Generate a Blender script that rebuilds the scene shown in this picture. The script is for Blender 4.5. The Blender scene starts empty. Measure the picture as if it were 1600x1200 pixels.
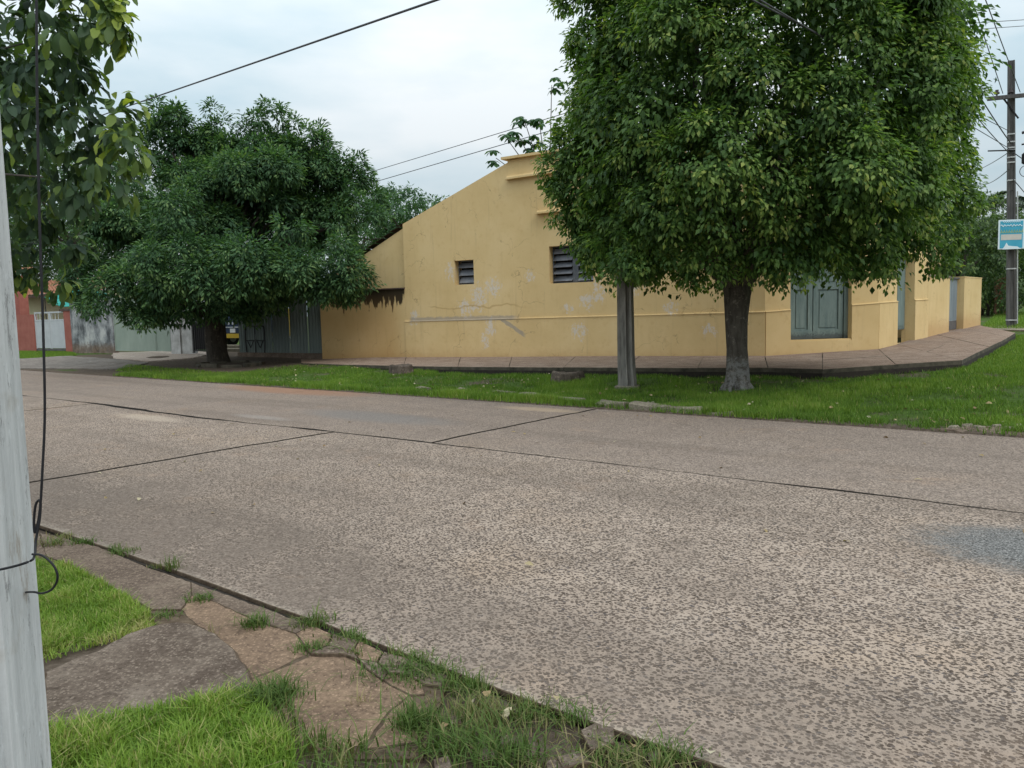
import bpy, bmesh, math, random
import numpy as np
from mathutils import Vector, Matrix, Euler
R = math.radians
rng = np.random.default_rng(7); random.seed(7)
scn = bpy.context.scene
col = scn.collection

# ------------------------------------------------------------------ camera
F, HOR, ROLL, EYE = 1250.0, 485.0, 0.025, 1.65
PITCH = math.atan((600 - HOR) / F)
cd = bpy.data.cameras.new('camera'); cam = bpy.data.objects.new('camera', cd); col.objects.link(cam)
cd.sensor_width = 36; cd.lens = F / 1600 * 36; cd.clip_start = 0.05; cd.clip_end = 3000
cam.matrix_world = Matrix.Translation((0, 0, EYE)) @ Euler((math.pi / 2 - PITCH, 0, 0)).to_matrix().to_4x4() @ Matrix.Rotation(-ROLL, 4, 'Z')
scn.camera = cam

# ------------------------------------------------------------------ sky, sun, exposure
SUN_EL, SUN_AZ = R(48), R(140)            # azimuth clockwise from +Y
w = bpy.data.worlds.new('World'); scn.world = w; w.use_nodes = True
nt = w.node_tree; nt.nodes.clear()
def wn(t, **k):
    n = nt.nodes.new(t)
    for a, b in k.items(): setattr(n, a, b)
    return n
sky = wn('ShaderNodeTexSky', sky_type='NISHITA', sun_disc=False, sun_elevation=SUN_EL, sun_rotation=SUN_AZ, dust_density=2.0, ozone_density=2.0)
tc = wn('ShaderNodeTexCoord'); mp = wn('ShaderNodeMapping'); mp.inputs['Scale'].default_value = (1.0, 1.0, 3.0)
nt.links.new(tc.outputs['Generated'], mp.inputs['Vector'])
no = wn('ShaderNodeTexNoise'); no.inputs['Scale'].default_value = 2.3; no.inputs['Detail'].default_value = 6; no.inputs['Roughness'].default_value = 0.5
nt.links.new(mp.outputs['Vector'], no.inputs['Vector'])
rc = wn('ShaderNodeValToRGB'); rc.color_ramp.elements[0].position = 0.36; rc.color_ramp.elements[1].position = 0.62
rc.color_ramp.elements[0].color = (5.4, 7.0, 7.8, 1); rc.color_ramp.elements[1].color = (8.9, 9.4, 9.6, 1)
nt.links.new(no.outputs['Fac'], rc.inputs['Fac'])
sp = wn('ShaderNodeSeparateXYZ'); nt.links.new(tc.outputs['Generated'], sp.inputs[0])
mr = wn('ShaderNodeMapRange'); mr.inputs['From Min'].default_value = 0.0; mr.inputs['From Max'].default_value = 1.0
mr.inputs['To Min'].default_value = 0.68; mr.inputs['To Max'].default_value = 2.5       # overcast: zenith brighter than horizon
nt.links.new(sp.outputs['Z'], mr.inputs['Value'])
ml = wn('ShaderNodeVectorMath', operation='SCALE'); nt.links.new(rc.outputs['Color'], ml.inputs[0]); nt.links.new(mr.outputs['Result'], ml.inputs['Scale'])
mx = wn('ShaderNodeMixRGB'); mx.inputs['Fac'].default_value = 0.88
nt.links.new(sky.outputs['Color'], mx.inputs['Color1']); nt.links.new(ml.outputs['Vector'], mx.inputs['Color2'])
bg = wn('ShaderNodeBackground'); bg.inputs['Strength'].default_value = 0.1
nt.links.new(mx.outputs['Color'], bg.inputs['Color'])
wo = wn('ShaderNodeOutputWorld'); nt.links.new(bg.outputs['Background'], wo.inputs['Surface'])
sd = bpy.data.lights.new('sun', 'SUN'); sd.energy = 1.2; sd.angle = R(25); sd.color = (1, 0.97, 0.92)
so = bpy.data.objects.new('sun', sd); col.objects.link(so)
sdir = Vector((math.sin(SUN_AZ) * math.cos(SUN_EL), math.cos(SUN_AZ) * math.cos(SUN_EL), math.sin(SUN_EL)))
so.rotation_euler = (-sdir).to_track_quat('-Z', 'Y').to_euler()
scn.view_settings.view_transform = 'Standard'; scn.view_settings.look = 'None'
scn.view_settings.exposure = 0.0; scn.view_settings.gamma = 1.0; scn.view_settings.use_curve_mapping = False

# ------------------------------------------------------------------ survey helpers: photo pixel -> point of the place
_fw = np.array([0, math.cos(PITCH), -math.sin(PITCH)]); _up = np.array([0, math.sin(PITCH), math.cos(PITCH)]); _rt = np.array([1., 0, 0])
CAM = np.array([0, 0, EYE])
def ray(x, y):
    u, v = x - 800, y - 600; c, s = math.cos(ROLL), math.sin(ROLL)
    d = _fw * F + _rt * (u * c - v * s) - _up * (u * s + v * c)
    return d / d[1]
def at(x, y, Y): return CAM + ray(x, y) * Y
def atz(x, y, z=0.0):
    d = ray(x, y); return CAM + d * ((z - EYE) / d[2])
O = atz(1195, 556, .40); _L = atz(635, 558, .25)
EX = O - _L; EX[2] = 0; EX /= np.linalg.norm(EX); EY = np.array([-EX[1], EX[0], 0])
FROT = math.atan2(EX[1], EX[0])
def W(u, v, z): return np.array([O[0] + EX[0] * u + EY[0] * v, O[1] + EX[1] * u + EY[1] * v, z])
def UV(p): r = np.asarray(p)[..., :2] - O[:2]; return r @ EX[:2], r @ EY[:2]
def on(x, y, v=0.0):           # pixel -> (u, z) on a plane parallel to the facade
    d = ray(x, y); t = ((O + EY * v - CAM) @ EY) / (d @ EY); p = CAM + d * t
    return float((p - O) @ EX), float(p[2])
RA = np.array([.78, -.6258]); RC = np.array([.6258, .78])     # along and across the road
def sstep(x, a, b):
    t = np.clip((np.asarray(x, float) - a) / (b - a), 0, 1); return t * t * (3 - 2 * t)
def zs(x, y):                  # pavement top
    u, v = UV(np.stack([x, y], -1))
    return (np.interp(u, [-60, -36, -22, -15, -11.3, -7.3, -3.3, 0, 3, 8], [.25, .28, .26, .18, .25, .31, .37, .40, .46, .5])
            + .018 * np.maximum(v, 0) * sstep(u, -4, 0) + .012 * np.minimum(v, 0))
def zg(x, y):                  # ground
    x = np.asarray(x, float); y = np.asarray(y, float)
    c = x * RC[0] + y * RC[1]
    u, v = UV(np.stack([x, y], -1))
    far = .02 + (zs(x, y) - np.interp(u, [-12, -6], [.05, .19]) - .02) * sstep(c, 11.0, 15.0)
    far = far + .02 * np.sin(x * 1.7 + y * .6) * np.sin(y * 1.3 - x * .4) * sstep(c, 11.3, 12.5)
    near = -.035 + .045 * (1 - sstep(c, 1.3, 2.1))
    return np.where(c > 11.05, far, np.where(c > 2.57, -.075, near))
def gp(x, y, fn=zg, z0=.2):
    z = z0
    for _ in range(25):
        p = atz(x, y, z); z = .5 * z + .5 * float(fn(p[0], p[1]))
    return np.array([p[0], p[1], float(fn(p[0], p[1]))])

# ------------------------------------------------------------------ object helpers
def tag(o, label=None, cat=None, group=None, kind=None):
    if label: o['label'] = label
    if cat: o['category'] = cat
    if group: o['group'] = group
    if kind: o['kind'] = kind
    return o
def empty(name, loc=(0, 0, 0), rz=0.0, label=None, cat=None, group=None):
    o = bpy.data.objects.new(name, None); col.objects.link(o); o.location = tuple(map(float, loc)); o.rotation_euler = (0, 0, rz); o.empty_display_size = .2
    return tag(o, label, cat, group)
def fempty(name, u, v, label, cat, group=None, z=None):
    p = W(u, v, 0); z = float(zs(p[0], p[1])) if z is None else z
    return empty(name, (p[0], p[1], z), FROT, label, cat, group)
def link(name, me, mat=None, parent=None, loc=(0, 0, 0)):
    o = bpy.data.objects.new(name, me); col.objects.link(o); o.location = tuple(map(float, loc))
    if mat is not None and not me.materials: me.materials.append(mat)
    if parent is not None: o.parent = parent
    return o
def copy_tree(o, parent=None):
    c = o.copy(); col.objects.link(c)
    if parent is not None: c.parent = parent
    for ch in list(o.children): copy_tree(ch, c)
    return c
class MB:
    def __init__(s): s.v = []; s.f = []
    def add(s, vs, fs):
        b = len(s.v); s.v += [tuple(map(float, p)) for p in vs]; s.f += [tuple(b + i for i in f) for f in fs]; return s
    def box(s, x0, x1, y0, y1, z0, z1, b=0.0):
        v = [(x, y, z) for z in (z0, z1) for y in (y0, y1) for x in (x0, x1)]
        return s.add(v, [(0, 2, 3, 1), (4, 5, 7, 6), (0, 1, 5, 4), (2, 6, 7, 3), (0, 4, 6, 2), (1, 3, 7, 5)])
    def obox(s, c, ax, ay, az):     # centre and three half axes
        c, ax, ay, az = map(np.asarray, (c, ax, ay, az))
        v = [c + i * ax + j * ay + k * az for k in (-1, 1) for j in (-1, 1) for i in (-1, 1)]
        return s.add(v, [(0, 2, 3, 1), (4, 5, 7, 6), (0, 1, 5, 4), (2, 6, 7, 3), (0, 4, 6, 2), (1, 3, 7, 5)])
    def prism(s, poly, zt, zb, bev=0.0):   # poly: list of (x,y); zt/zb numbers or lists; bevelled upper edge
        n = len(poly); zt = list(np.broadcast_to(zt, n)); zb = list(np.broadcast_to(zb, n))
        P = np.array(poly, float)
        if np.sum(P[:, 0] * np.roll(P[:, 1], -1) - np.roll(P[:, 0], -1) * P[:, 1]) < 0: P = P[::-1]; zt = zt[::-1]; zb = zb[::-1]
        rings = [[(P[i, 0], P[i, 1], zb[i]) for i in range(n)]]
        if bev > 0:
            C = P.mean(0); Q = []
            for i in range(n):
                e0 = P[i] - P[i - 1]; e1 = P[(i + 1) % n] - P[i]
                n0 = np.array([-e0[1], e0[0]]) / (np.linalg.norm(e0) + 1e-9); n1 = np.array([-e1[1], e1[0]]) / (np.linalg.norm(e1) + 1e-9)
                m = n0 + n1; m /= max(np.linalg.norm(m), .5); Q.append(P[i] + m * bev)
            rings.append([(P[i, 0], P[i, 1], zt[i] - bev) for i in range(n)])
            rings.append([(Q[i][0], Q[i][1], zt[i]) for i in range(n)])
        else: rings.append([(P[i, 0], P[i, 1], zt[i]) for i in range(n)])
        vs = [p for r in rings for p in r]; fs = [tuple(range(n))[::-1], tuple(range((len(rings) - 1) * n, len(rings) * n))]
        for k in range(len(rings) - 1):
            for i in range(n): fs.append((k * n + i, k * n + (i + 1) % n, (k + 1) * n + (i + 1) % n, (k + 1) * n + i))
        return s.add(vs, fs)
    def tube(s, pts, rad, n=8, cap=True, lump=0.0, flut=0, ph=0.0):
        pts = [np.asarray(p, float) for p in pts]; m = len(pts); rad = np.broadcast_to(rad, m)
        ref = np.array([0.31, 0.95, 0.05]); vs = []
        for i, p in enumerate(pts):
            t = pts[min(i + 1, m - 1)] - pts[max(i - 1, 0)]; t = t / (np.linalg.norm(t) + 1e-9)
            r = ref if abs(t @ ref) < .9 else np.array([1., 0, 0])
            a = np.cross(t, r); a /= np.linalg.norm(a); b = np.cross(t, a)
            for k in range(n):
                an = 2 * math.pi * k / n; rr = rad[i]
                if lump: rr *= 1 + lump * (math.sin(flut * an + ph) + .5 * math.sin(2 * an + i * .9 + ph))
                vs.append(p + (a * math.cos(an) + b * math.sin(an)) * rr)
        fs = [(i * n + k, i * n + (k + 1) % n, (i + 1) * n + (k + 1) % n, (i + 1) * n + k) for i in range(m - 1) for k in range(n)]
        if cap: fs += [tuple(range(n))[::-1], tuple(range((m - 1) * n, m * n))]
        return s.add(vs, fs)
    def build(s, name, mat=None, parent=None, smooth=False, loc=(0, 0, 0), side=None):
        me = bpy.data.meshes.new(name); me.from_pydata(s.v, [], s.f)
        bm = bmesh.new(); bm.from_mesh(me); bmesh.ops.recalc_face_normals(bm, faces=bm.faces); bm.to_mesh(me); bm.free()
        if smooth: me.polygons.foreach_set('use_smooth', [True] * len(me.polygons))
        if side is not None:
            me.materials.append(mat); me.materials.append(side)
            for p in me.polygons: p.material_index = 0 if abs(p.normal.z) > .8 else 1
        return link(name, me, mat, parent, loc)
def catmull(pts, k=6):
    P = [np.asarray(p, float) for p in pts]; P = [2 * P[0] - P[1]] + P + [2 * P[-1] - P[-2]]; out = []
    for i in range(1, len(P) - 2):
        for j in range(k):
            t = j / k; a, b, c, d = P[i - 1:i + 3]
            out.append(.5 * (2 * b + (c - a) * t + (2 * a - 5 * b + 4 * c - d) * t * t + (3 * b - a - 3 * c + d) * t ** 3))
    out.append(P[-2]); return out
def tris_mesh(name, V, T, tint=None):
    me = bpy.data.meshes.new(name); n, m = len(V), len(T)
    me.vertices.add(n); me.vertices.foreach_set('co', np.ascontiguousarray(V, dtype=np.float32).ravel())
    me.loops.add(m * 3); me.loops.foreach_set('vertex_index', np.ascontiguousarray(T, dtype=np.int32).ravel())
    me.polygons.add(m); me.polygons.foreach_set('loop_start', np.arange(0, m * 3, 3, dtype=np.int32))
    if tint is not None:
        a = me.attributes.new('tint', 'FLOAT', 'POINT'); a.data.foreach_set('value', np.ascontiguousarray(tint, dtype=np.float32))
    me.update(); me.validate(); return me

# ------------------------------------------------------------------ material helpers
class NT:
    def __init__(s, name):
        s.m = bpy.data.materials.new(name); s.m.use_nodes = True; s.t = s.m.node_tree; s.b = s.t.nodes['Principled BSDF']; s.out = s.t.nodes['Material Output']
        s._c = None
    def n(s, t, **k):
        x = s.t.nodes.new(t)
        for a, b in k.items(): setattr(x, a, b)
        return x
    def l(s, a, b): s.t.links.new(a, b)
    def coord(s):
        if s._c is None: s._c = s.n('ShaderNodeTexCoord').outputs['Object']
        return s._c
    def mapped(s, scale=(1, 1, 1), rot=(0, 0, 0), loc=(0, 0, 0)):
        m = s.n('ShaderNodeMapping'); m.inputs['Scale'].default_value = scale; m.inputs['Rotation'].default_value = rot; m.inputs['Location'].default_value = loc
        s.l(s.coord(), m.inputs['Vector']); return m.outputs['Vector']
    def noise(s, scale, detail=4, rough=.55, vec=None, dist=0.0):
        x = s.n('ShaderNodeTexNoise'); x.inputs['Scale'].default_value = scale; x.inputs['Detail'].default_value = detail; x.inputs['Roughness'].default_value = rough; x.inputs['Distortion'].default_value = dist
        s.l(vec if vec is not None else s.coord(), x.inputs['Vector']); return x.outputs['Fac']
    def vor(s, scale, feature='F1', vec=None, rnd=1.0):
        x = s.n('ShaderNodeTexVoronoi', feature=feature); x.inputs['Scale'].default_value = scale; x.inputs['Randomness'].default_value = rnd
        s.l(vec if vec is not None else s.coord(), x.inputs['Vector']); return x
    def val(s, sock, v):
        if isinstance(v, (int, float)): sock.default_value = v
        else: s.l(v, sock)
    def math(s, op, a, b=0.0, c=None, clamp=False):
        x = s.n('ShaderNodeMath', operation=op); x.use_clamp = clamp; s.val(x.inputs[0], a); s.val(x.inputs[1], b)
        if c is not None: s.val(x.inputs[2], c)
        return x.outputs[0]
    def step(s, v, a, b, smooth=True):
        x = s.n('ShaderNodeMapRange'); x.interpolation_type = 'SMOOTHSTEP' if smooth else 'LINEAR'
        s.val(x.inputs['Value'], v); x.inputs['From Min'].default_value = min(a, b); x.inputs['From Max'].default_value = max(a, b)
        x.inputs['To Min'].default_value = 0 if a < b else 1; x.inputs['To Max'].default_value = 1 if a < b else 0; return x.outputs['Result']
    def ramp(s, fac, stops):
        x = s.n('ShaderNodeValToRGB'); e = x.color_ramp.elements
        while len(e) < len(stops): e.new(.5)
        for i, (p, c) in enumerate(stops): e[i].position = p; e[i].color = (*c, 1)
        s.l(fac, x.inputs['Fac']); return x.outputs['Color']
    def mix(s, fac, a, b, mode='MIX'):
        x = s.n('ShaderNodeMixRGB', blend_type=mode); s.val(x.inputs['Fac'], fac)
        for sock, v in ((x.inputs['Color1'], a), (x.inputs['Color2'], b)):
            if isinstance(v, tuple): sock.default_value = (*v, 1)
            else: s.l(v, sock)
        return x.outputs['Color']
    def xyz(s, vec=None):
        x = s.n('ShaderNodeSeparateXYZ'); s.l(vec if vec is not None else s.coord(), x.inputs[0]); return x.outputs
    def blob(s, x, z, x0, z0, sx, sz):
        a = s.math('MULTIPLY', s.math('SUBTRACT', x, x0), 1 / sx); b = s.math('MULTIPLY', s.math('SUBTRACT', z, z0), 1 / sz)
        d = s.math('ADD', s.math('MULTIPLY', a, a), s.math('MULTIPLY', b, b)); return s.math('SUBTRACT', 1.0, d, clamp=True)
    def bump(s, h, strength=.4, dist=.01):
        x = s.n('ShaderNodeBump'); x.inputs['Strength'].default_value = strength; x.inputs['Distance'].default_value = dist
        s.l(h, x.inputs['Height']); s.l(x.outputs['Normal'], s.b.inputs['Normal'])
    def done(s, color, rough=.8, spec=.3, metal=0.0):
        if isinstance(color, tuple): s.b.inputs['Base Color'].default_value = (*color, 1)
        else: s.l(color, s.b.inputs['Base Color'])
        s.val(s.b.inputs['Roughness'], rough); s.b.inputs['Specular IOR Level'].default_value = spec; s.b.inputs['Metallic'].default_value = metal
        return s.m
def simple(name, c0, c1, scale=6.0, rough=.8, bump=.3, bscale=60.0, bdist=.004, metal=0.0, spec=.3, stretch=(1, 1, 1)):
    m = NT(name); v = m.mapped(stretch)
    c = m.ramp(m.noise(scale, 6, .65, v), [(.3, c0), (.7, c1)])
    if bump: m.bump(m.noise(bscale, 4, .6, v), bump, bdist)
    return m.done(c, rough, spec, metal)

def road_material():
    m = NT('exposed_aggregate_concrete'); x, y, z = m.xyz()
    wob = m.n('ShaderNodeVectorMath', operation='ADD')
    nv = m.n('ShaderNodeTexNoise'); nv.inputs['Scale'].default_value = 40; nv.inputs['Detail'].default_value = 2; m.l(m.coord(), nv.inputs['Vector'])
    sc = m.n('ShaderNodeVectorMath', operation='SCALE'); sc.inputs['Scale'].default_value = .006; m.l(nv.outputs['Color'], sc.inputs[0])
    m.l(m.coord(), wob.inputs[0]); m.l(sc.outputs[0], wob.inputs[1])
    st = m.n('ShaderNodeMapping'); st.inputs['Scale'].default_value = (1.0, 1.25, 1.0); st.inputs['Rotation'].default_value = (0, 0, .5); m.l(wob.outputs[0], st.inputs['Vector'])
    v1 = m.vor(53, 'F1', st.outputs[0]); v2 = m.vor(130, 'F1', st.outputs[0])
    rnd = m.xyz(v1.outputs['Color'])
    thr = m.math('MULTIPLY_ADD', rnd[0], .32, .31)
    stone = m.step(m.math('SUBTRACT', thr, v1.outputs['Distance']), -.03, .05)
    rnd2 = m.xyz(v2.outputs['Color']); thr2 = m.math('MULTIPLY_ADD', rnd2[0], .55, .0)
    small = m.step(m.math('SUBTRACT', thr2, v2.outputs['Distance']), -.03, .06)
    big = m.noise(.55, 5, .6); mid = m.noise(2.3, 5, .65); fine = m.noise(120, 3, .6)
    # worn area mask: cement skin left near the lower kerb and in patches
    skin = m.math('ADD', m.step(y, 4.1, 2.9), m.step(big, .50, .74))
    skin = m.math('ADD', skin, m.math('MULTIPLY', m.step(x, -3.6, -6.2), m.step(y, 6.2, 3.4)))
    skin = m.math('MULTIPLY', skin, m.step(m.math('ADD', mid, m.math('MULTIPLY', m.noise(22, 5, .7), .7)), .5, 1.15))
    skin = m.math('MULTIPLY', skin, m.step(x, 1.5, -2.0)) if False else m.math('MINIMUM', skin, 1.0)
    mort = m.ramp(mid, [(.25, (.315, .244, .195)), (.55, (.39, .305, .246)), (.8, (.475, .38, .31))])
    mort = m.mix(m.math('MULTIPLY', m.step(big, .5, .3), .5), mort, (.42, .30, .21))
    stc = m.ramp(rnd[1], [(.0, (.035, .026, .021)), (.4, (.080, .059, .046)), (.75, (.145, .11, .087)), (.92, (.055, .053, .062)), (1, (.22, .175, .14))])
    c = m.mix(m.math('MULTIPLY', small, .65), mort, (.15, .115, .09))
    c = m.mix(m.math('MULTIPLY', stone, .92), c, stc)
    sk = m.ramp(m.noise(30, 6, .75), [(.3, (.105, .080, .064)), (.5, (.155, .120, .098)), (.72, (.29, .235, .19))])
    c = m.mix(m.math('MULTIPLY', skin, .82), c, sk)
    c = m.mix(m.math('MULTIPLY', m.step(m.math('ADD', y, m.math('MULTIPLY', m.noise(12, 4, .7), .2)), 2.78, 2.66), .45), c, m.mix(m.math('MULTIPLY', stone, .45), (.44, .37, .30), (.20, .16, .13)))
    # upper lane: greyer, more even surface
    up = m.math('MULTIPLY', m.step(y, 6.9, 7.6), .5)
    c = m.mix(up, c, m.ramp(m.noise(14, 5, .7), [(.3, (.175, .136, .114)), (.7, (.30, .238, .20))]))
    ln = m.noise(1.0, 5, .6, m.mapped((.12, 1.1, 1))); c = m.mix(m.math('MULTIPLY', m.step(ln, .46, .66), .45), c, m.mix(.55, c, (.10, .078, .064))); c = m.mix(m.math('MULTIPLY', m.step(m.noise(1.7, 6, .7), .56, .7), .4), c, (.15, .118, .096)); c = m.mix(m.math('MULTIPLY', m.step(m.noise(.9, 6, .7), .42, .3), .3), c, (.36, .24, .165))
    # stains with shapes of their own: orange mud by the far verge, pale sand, grey gravel patch
    e = m.math('MULTIPLY', m.math('SUBTRACT', m.noise(5.0, 8, .82), .5), 2.6)
    def stain(x0, y0, sx, sy, colr, k, cc):
        b = m.step(m.math('ADD', m.blob(x, y, x0, y0, sx, sy), m.math('MULTIPLY', e, .5)), .05, .95); return m.mix(m.math('MULTIPLY', b, k), cc, colr)
    c = stain(-14.9, 10.75, 3.2, .75, (.30, .165, .105), .8, c)
    c = stain(-9.7, 8.55, 2.2, .6, m.ramp(m.noise(60, 4, .8), [(.35, (.10, .09, .085)), (.65, (.30, .27, .25))]), .7, c)
    c = stain(-13.2, 6.6, 1.3, .3, (.46, .37, .29), .6, c)
    c = stain(-11.4, 7.6, 1.0, .2, (.40, .36, .33), .35, c)
    c = stain(-7.9, 10.55, 1.0, .28, (.44, .33, .23), .7, c)
    gs = m.ramp(m.noise(75, 4, .8), [(.38, (.045, .043, .042)), (.5, (.14, .135, .13)), (.62, (.36, .34, .32))])
    c = stain(-.35, 6.15, 1.15, .75, gs, 1.0, c); c = stain(-.35, 6.15, 1.0, .65, gs, .8, c)
    c = stain(1.3, 3.0, 2.2, .9, (.36, .24, .16), .4, c)
    
    h = m.math('SUBTRACT', m.math('MULTIPLY', stone, m.math('SUBTRACT', 1.0, m.math('MULTIPLY', skin, .8))), m.math('MULTIPLY', fine, .3))
    m.bump(h, .8, .010)
    return m.done(c, .9, .06)

def wall_paint():
    m = NT('yellow_limewash'); x, y, z = m.xyz()
    n1 = m.noise(.7, 5, .6); n2 = m.noise(5, 6, .7); n3 = m.noise(28, 4, .7); sv = m.mapped((1, 1, .18)); ns = m.noise(3.2, 5, .65, sv)
    c = m.ramp(n1, [(.3, (.61, .435, .21)), (.5, (.66, .48, .24)), (.7, (.70, .52, .275))])
    c = m.mix(m.math('MULTIPLY', m.step(n2, .52, .7), .3), c, (.52, .33, .14)); c = m.mix(m.math('MULTIPLY', m.step(m.noise(2.2, 7, .8), .58, .68), .35), c, (.46, .31, .15)); c = m.mix(m.math('MULTIPLY', m.step(m.noise(11, 7, .8), .655, .69), .7), c, (.74, .62, .42))
    c = m.mix(m.math('MULTIPLY', m.step(ns, .56, .75), .22), c, (.46, .30, .14))
    nb = m.noise(4.5, 6, .75); nbs = m.noise(7, 8, .82, m.mapped((1.4, 1.4, .85)))
    blobs = None
    for (u, zz, su, sz) in [(-8.45, 2.05, .55, .75), (-8.9, 1.75, .5, .5), (-7.9, 2.35, .55, .45), (-8.0, 1.2, .3, .5), (-4.45, 2.1, .35, .55), (-4.8, 1.85, .45, .4), (-5.4, 1.65, .35, .25), (-3.5, 2.15, .6, .3), (-5.05, 1.05, .35, .45), (-2.4, 1.6, .35, .3), (-1.35, 1.0, .35, .3), (-8.2, .75, .25, .4), (-9.45, 2.85, .3, .5), (-10.9, 1.55, .3, .4), (-6.6, 2.6, .3, .3)]:
        b = m.blob(x, z, u, zz, su, sz); blobs = b if blobs is None else m.math('MAXIMUM', blobs, b)
    pk = m.step(m.math('ADD', m.math('MULTIPLY', nbs, 1.0), m.math('MULTIPLY', blobs, .20)), .67, .69)
    pk = m.math('MULTIPLY', pk, m.step(blobs, .02, .2)); pk = m.math('MULTIPLY', pk, m.step(y, .5, .2))
    c = m.mix(m.math('MULTIPLY', pk, .68), c, m.ramp(n3, [(.3, (.52, .49, .50)), (.7, (.72, .66, .60))]))
    vc = m.n('ShaderNodeTexVoronoi', feature='DISTANCE_TO_EDGE'); vc.inputs['Scale'].default_value = .9; wv0 = m.n('ShaderNodeTexNoise'); wv0.inputs['Scale'].default_value = 2.2; wv0.inputs['Detail'].default_value = 6; m.l(m.coord(), wv0.inputs['Vector']); av = m.n('ShaderNodeVectorMath', operation='ADD'); m.l(m.coord(), av.inputs[0]); m.l(wv0.outputs['Color'], av.inputs[1]); m.l(av.outputs[0], vc.inputs['Vector'])
    hc = m.math('MULTIPLY', m.step(vc.outputs['Distance'], .010, .004), m.step(m.noise(.8, 4, .6), .50, .58)); c = m.mix(m.math('MULTIPLY', hc, .65), c, (.30, .20, .10))
    rs = m.noise(5, 5, .7, m.mapped((1.6, 1.6, .07))); c = m.mix(m.math('MULTIPLY', m.step(rs, .56, .7), .28), c, (.40, .28, .15))
    # cracks / repair lines in darker ochre
    wv = m.math('ADD', z, m.math('MULTIPLY', m.math('SUBTRACT', m.noise(.9, 3, .6), .5), .5))
    ck = m.math('MULTIPLY', m.step(m.math('ABSOLUTE', m.math('SUBTRACT', wv, 1.78)), .035, .01), m.math('MULTIPLY', m.step(x, -10.4, -10.1), m.step(x, -6.6, -7.4)))
    c = m.mix(m.math('MULTIPLY', ck, .55), c, (.42, .27, .11))
    # bare grey cement strip along the moulding and a diagonal scar
    st = m.math('MULTIPLY', m.math('MULTIPLY', m.step(x, -11.15, -11.0), m.step(x, -6.9, -7.3)), m.math('MULTIPLY', m.step(z, 1.37, 1.385), m.step(m.math('ADD', z, m.math('MULTIPLY', nb, -.22)), 1.42, 1.36)))
    dg = m.math('ABSOLUTE', m.math('ADD', m.math('SUBTRACT', z, 1.16), m.math('MULTIPLY', m.math('SUBTRACT', x, -7.2), .62)))
    dg = m.math('MULTIPLY', m.step(m.math('ADD', dg, m.math('MULTIPLY', m.math('SUBTRACT', nb, .5), .15)), .08, .05), m.math('MULTIPLY', m.step(x, -7.75, -7.65), m.step(x, -6.75, -6.9)))
    gm = m.math('MULTIPLY', m.math('MAXIMUM', st, dg), m.step(y, .3, .1))
    c = m.mix(m.math('MULTIPLY', gm, .7), c, m.ramp(n2, [(.3, (.25, .22, .20)), (.7, (.37, .33, .29))]))
    # splashed soil low down and black mould runs below the annex coping
    lo = m.step(m.math('ADD', z, m.math('MULTIPLY', n2, .7)), .98, .5)
    c = m.mix(m.math('MULTIPLY', lo, .4), c, (.40, .20, .08))
    run = m.noise(7, 4, .6, m.mapped((1, 1, .16)))
    rm = m.math('MULTIPLY', m.step(x, -11.25, -11.3), m.math('MULTIPLY', m.step(z, 2.47, 2.45), m.step(m.math('ADD', z, m.math('MULTIPLY', run, -1.9)), 1.18, .98)))
    rm2 = m.math('MULTIPLY', m.step(x, -11.25, -11.3), m.step(m.math('ADD', m.math('ADD', z, m.math('MULTIPLY', n2, .35)), m.math('MULTIPLY', run, -2.2)), 1.0, 1.12))
    rm = m.math('MULTIPLY', m.math('MULTIPLY', rm2, m.step(z, 2.46, 2.43)), m.step(y, .1, .02))
    c = m.mix(m.math('MULTIPLY', rm, .95), c, (.014, .011, .009))
    og = m.math('MULTIPLY', m.step(x, -11.2, -12.0), m.step(z, 2.4, 1.2))
    c = m.mix(m.math('MULTIPLY', og, .35), c, (.50, .26, .08))
    m.bump(m.math('ADD', n2, m.math('MULTIPLY', n3, .5)), .25, .012)
    return m.done(c, .9, .15)

def leaf_material(name, stops, trans=.35, rough=.45, spec=.35):
    m = NT(name); a = m.n('ShaderNodeAttribute', attribute_name='tint').outputs['Fac']
    c = m.ramp(a, stops); m.done(c, rough, spec)
    tr = m.n('ShaderNodeBsdfTranslucent'); m.l(m.mix(1.0, c, (1.25, 1.35, .6), 'MULTIPLY'), tr.inputs['Color'])
    ms = m.n('ShaderNodeMixShader'); ms.inputs['Fac'].default_value = trans; m.l(m.b.outputs[0], ms.inputs[1]); m.l(tr.outputs[0], ms.inputs[2]); m.l(ms.outputs[0], m.out.inputs['Surface'])
    return m.m

def bark_material(name, c0, c1, white=None):
    m = NT(name); v = m.mapped((1, 1, .25)); n = m.noise(14, 6, .7, v); c = m.ramp(n, [(.3, c0), (.7, c1)]); c = m.mix(m.math('MULTIPLY', m.step(m.noise(6, 6, .8), .55, .64), .6), c, tuple(min(1, 2.1 * q) for q in c1))
    if white:
        z = m.xyz()[2]; k = m.step(m.math('ADD', z, m.math('MULTIPLY', m.noise(9, 5, .7), .55)), white + .32, white + .2)
        k = m.math('MULTIPLY', k, m.step(m.noise(13, 6, .8), .40, .56)); c = m.mix(m.math('MULTIPLY', k, .65), c, (.27, .26, .25))
    m.bump(n, .8, .03); return m.done(c, .9, .2)

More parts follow.
